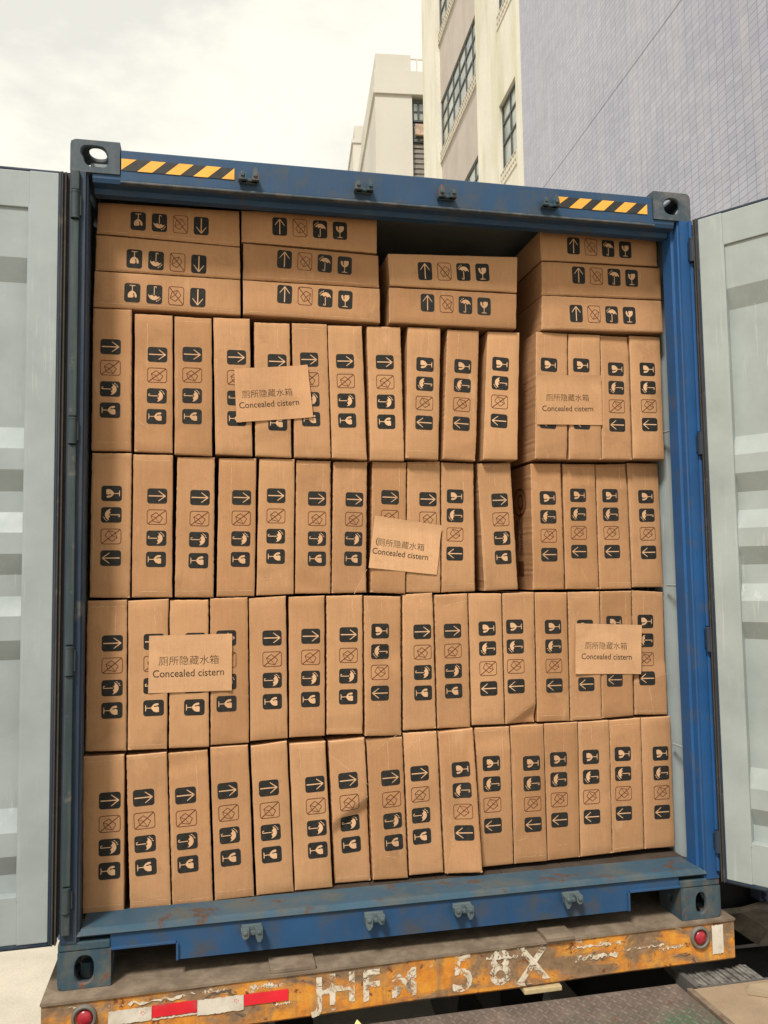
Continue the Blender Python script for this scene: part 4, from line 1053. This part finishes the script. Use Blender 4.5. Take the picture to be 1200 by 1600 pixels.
# window rows: derived from the strip window measured at x = 687 (top 152, bottom 236) and the storey below
zt1 = F.hit_n(687, 152, SB)[1]; zb1 = F.hit_n(687, 236, SB)[1]; zt0 = F.hit_n(721, 281, SB)[1]; ST = zt1-zt0
rows_z = [(zb1+k*ST, zt1+k*ST) for k in range(-3, 6)]
wu0, wu1 = F.hit_n(807, 200, SB)[0], F.hit_n(781, 220, SB)[0]
def wall_with_holes(u0, u1, z0, z1, holes, n0, n1, name, mat, root):
    """wall slab between n0 and n1; holes (ua, ub, za, zb) sharing one pair ua, ub"""
    bm = bmesh.new()
    if not holes: box(bm, u0, u1, n0, n1, z0, z1)
    else:
        ua, ub = holes[0][0], holes[0][1]
        if ua > u0: box(bm, u0, ua, n0, n1, z0, z1)
        if ub < u1: box(bm, ub, u1, n0, n1, z0, z1)
        zz = z0
        for h in sorted(holes, key=lambda h: h[2]):
            if h[2] > zz: box(bm, ua, ub, n0, n1, zz, h[2])
            zz = h[3]
        if zz < z1: box(bm, ua, ub, n0, n1, zz, z1)
    return fpart(name, bm, mat, root)
ZT_ = 30.0
wall_with_holes(uE+.02, uP0, -1.4, ZT_, [(wu0, wu1, a-.02, b) for a, b in rows_z if a > -1.2 and b < ZT_-1], SB, SB+.35, 'end_pier', M_white, bB)
wall_with_holes(uP0+.002, uP1-.002, -1.4, ZT_, [(uP0+.004, uP1-.004, a, b) for a, b in rows_z if a > -1.2 and b < ZT_-1], SB+.10, SB+.38, 'bay_panel', M_pink, bB)
wall_with_holes(uP1, uEnd, -1.4, ZT_, [], SB-.03, SB+.35, 'pier', M_white, bB)
bm = bmesh.new(); box(bm, uE+.03, uEnd-.02, SB+.50, SB+13, -1.39, ZT_-.05); fpart('core', bm, M_white, bB)
bm = bmesh.new(); box(bm, uE+.02, uEnd+.1, SB-.15, SB+13, ZT_, ZT_+.5); fpart('roof_coping', bm, M_white, bB)
def window(root, u0, u1, z0, z1, n, cols, rows, Fr=None, fr=.05, parent=None, horizontal_rows=None):
    bm = bmesh.new(); Fr = Fr or F
    box(bm, u0, u1, n, n+.07, z0, z0+fr); box(bm, u0, u1, n, n+.07, z1-fr, z1); box(bm, u0, u0+fr, n+.001, n+.069, z0+fr, z1-fr); box(bm, u1-fr, u1, n+.001, n+.069, z0+fr, z1-fr)
    for i in range(1, cols):
        u = u0+(u1-u0)*i/cols; box(bm, u-fr*.45, u+fr*.45, n+.004, n+.06, z0+fr, z1-fr)
    for f in (horizontal_rows or [j/rows for j in range(1, rows)]):
        z = z0+(z1-z0)*f; box(bm, u0+fr, u1-fr, n+.002, n+.065, z-fr*.45, z+fr*.45)
    o = fpart('window', bm, M_frame, root, Fr)
    bm = bmesh.new(); box(bm, u0+fr, u1-fr, n+.03, n+.036, z0+fr, z1-fr); fpart('pane', bm, M_glass, root, Fr, o)
    return o
for a, b in rows_z:
    if a < -1.2 or b > ZT_-1: continue
    if a > 24: continue
    window(bB, uP0+.02, uP1-.02, a+.02, b, SB+.125, 6, 3, fr=.07, horizontal_rows=[.40, .70])
    window(bB, wu0+.01, wu1-.01, a+.02, b-.02, SB+.07, 2, 3, fr=.06, horizontal_rows=[.42, .72])
    # pierced sill guard
    for (u0, u1, n0) in ((uP0+.01, uP1-.01, SB+.04), (wu0+.01, wu1-.01, SB-.02)):
        bm = bmesh.new(); zz = a-.37
        box(bm, u0, u1, n0, n0+.03, zz, zz+.03); box(bm, u0, u1, n0, n0+.03, zz+.33, zz+.36)
        k = int((u1-u0)/.16)
        for i in range(k+1):
            u = u0+(u1-u0-.04)*i/k; box(bm, u, u+.035, n0+.002, n0+.028, zz+.03, zz+.33)
        box(bm, u0, u1, n0+.004, n0+.026, zz+.165, zz+.195)
        fpart('sill_guard', bm, M_grille, bB)
# second building, farther: corner at x = 596
def far_building(cx, cy_top, dist, vpx, n_w, u_l, name_lbl, seed, mat):
    d0 = ray(cx, HZN); d0 = d0/ (Vector((d0.x, d0.y, 0)).length); P = CP+d0*dist
    D1 = ray(vpx, HZN); D1.z = 0; D1.normalize(); Fr = Frame(P, D1)
    z_top = Fr.hit_u(cx, cy_top, 0)[1]
    root = empty('distant_building', name_lbl, 'building', org(Fr, 0, 0))
    return Fr, z_top, root
Fr, zt2, bC = far_building(597, 112, 42, 455, 10, 30, 'pale office building with stepped parapet behind the factory building', 1, M_white2)
n_r = Fr.hit_u(644.5, 200, 0)[0]; n_s = Fr.hit_u(666, 200, 0)[0]
zl = Fr.hit_u(600, 137, 0)[1]; ztop = Fr.hit_u(597, 82, 0)[1]; zpr = Fr.hit_u(655, 112, 0)[1]
UL = 62
bm = bmesh.new(); box(bm, 0, UL, 0, n_r, -1.4, zl-.35); box(bm, .5, UL, n_r+.002, n_s, -1.4, zl-.35); box(bm, 0, UL, n_s+.002, 14, -1.4, zl-.35); fpart('wall', bm, M_white2, bC, Fr)
bm = bmesh.new(); box(bm, -.12, UL+.1, -.10, 14.1, zl-.348, zl); fpart('cornice', bm, M_white2, bC, Fr)
bm = bmesh.new(); box(bm, -.02, UL, -.02, 14, zl+.002, zpr); fpart('parapet', bm, M_white2, bC, Fr)
nq = Fr.hit_u(642, 90, 0)[0]
bm = bmesh.new(); box(bm, .1, 9, .05, nq, zpr+.002, ztop); fpart('roof_hut', bm, M_white2, bC, Fr)
zr = Fr.hit_u(655, 90, 0)[1]
bm = bmesh.new(); box(bm, .1, .16, nq+.01, 13, zr-.06, zr)
for k in range(7): box(bm, .1, .15, nq+.3+k*1.4, nq+.36+k*1.4, zpr+.002, zr-.061)
fpart('roof_rail', bm, M_grille, bC, Fr)
z1_, z2_, z3_ = Fr.hit_u(650, 155, 0)[1], Fr.hit_u(650, 187, 0)[1], Fr.hit_u(650, 219, 0)[1]
window(bC, 0, 1, 0, 1, 0, 1, 1) if False else None
def fwin(n0, n1, z0, z1, cols, hz, u=.10, fr=.10):
    bm = bmesh.new()
    for a, b in ((z0, z0+fr), (z1-fr, z1)): box(bm, u, u+.1, n0, n1, a, b)
    for i in range(cols+1):
        n = n0+(n1-n0-fr)*i/cols; box(bm, u+.002, u+.098, n, n+fr, z0+fr, z1-fr)
    for f in hz: z = z0+(z1-z0)*f; box(bm, u+.004, u+.09, n0+fr, n1-fr, z-fr*.4, z+fr*.4)
    o = fpart('window', bm, M_frame, bC, Fr); bm = bmesh.new(); box(bm, u+.05, u+.06, n0+fr, n1-fr, z0+fr, z1-fr); fpart('pane', bm, M_glass, bC, Fr, o)
fwin(n_r+.02, n_s-.02, z2_, z1_, 2, [.5], u=.2); fwin(n_r+.02, n_s-.02, z3_, z2_-.1, 2, [.25], u=.2)
bm = bmesh.new(); box(bm, -.02, .15, n_r+.15, n_r+1.0, z3_+.3, z3_+.9, bev=.03); fpart('air_conditioner', bm, plain('rusty_white', (.42, .30, .22), .6, var=.4, sc=3), bC, Fr)
bm = bmesh.new()
for k in range(26): box(bm, .30, .36, n_r+.01, n_s-.01, z3_-.25-k*.28, z3_-.08-k*.28)
fpart('louvre', bm, plain('grey_louvre', (.22, .20, .18), .6), bC, Fr)
# windows on its left flank
for (u0, u1) in ((5.5, 9.5), (13, 20), (26, 33), (39, 46)):
    for s_ in range(3):
        zt3 = Fr.hit_n(588, 190, 0)[1]-s_*4.0
        window(bC, u0, u1, zt3-3.2, zt3, -.03, 3, 2, Fr=Fr, fr=.12)
Fr, zt4, bD = far_building(560, 196, 95, 455, 10, 30, 'lowest and farthest pale block at the left end of the buildings', 2, M_white2)
bm = bmesh.new(); box(bm, 0, 18, 0, 16, -1.4, zt4-2.2); fpart('wall', bm, M_white2, bD, Fr)
bm = bmesh.new(); box(bm, -.15, 18.1, -.15, 16, zt4-2.198, zt4-1.7); fpart('cornice', bm, M_white2, bD, Fr)
bm = bmesh.new(); box(bm, .1, 14, .2, 16, zt4-1.698, zt4); fpart('roof_hut', bm, M_white2, bD, Fr)
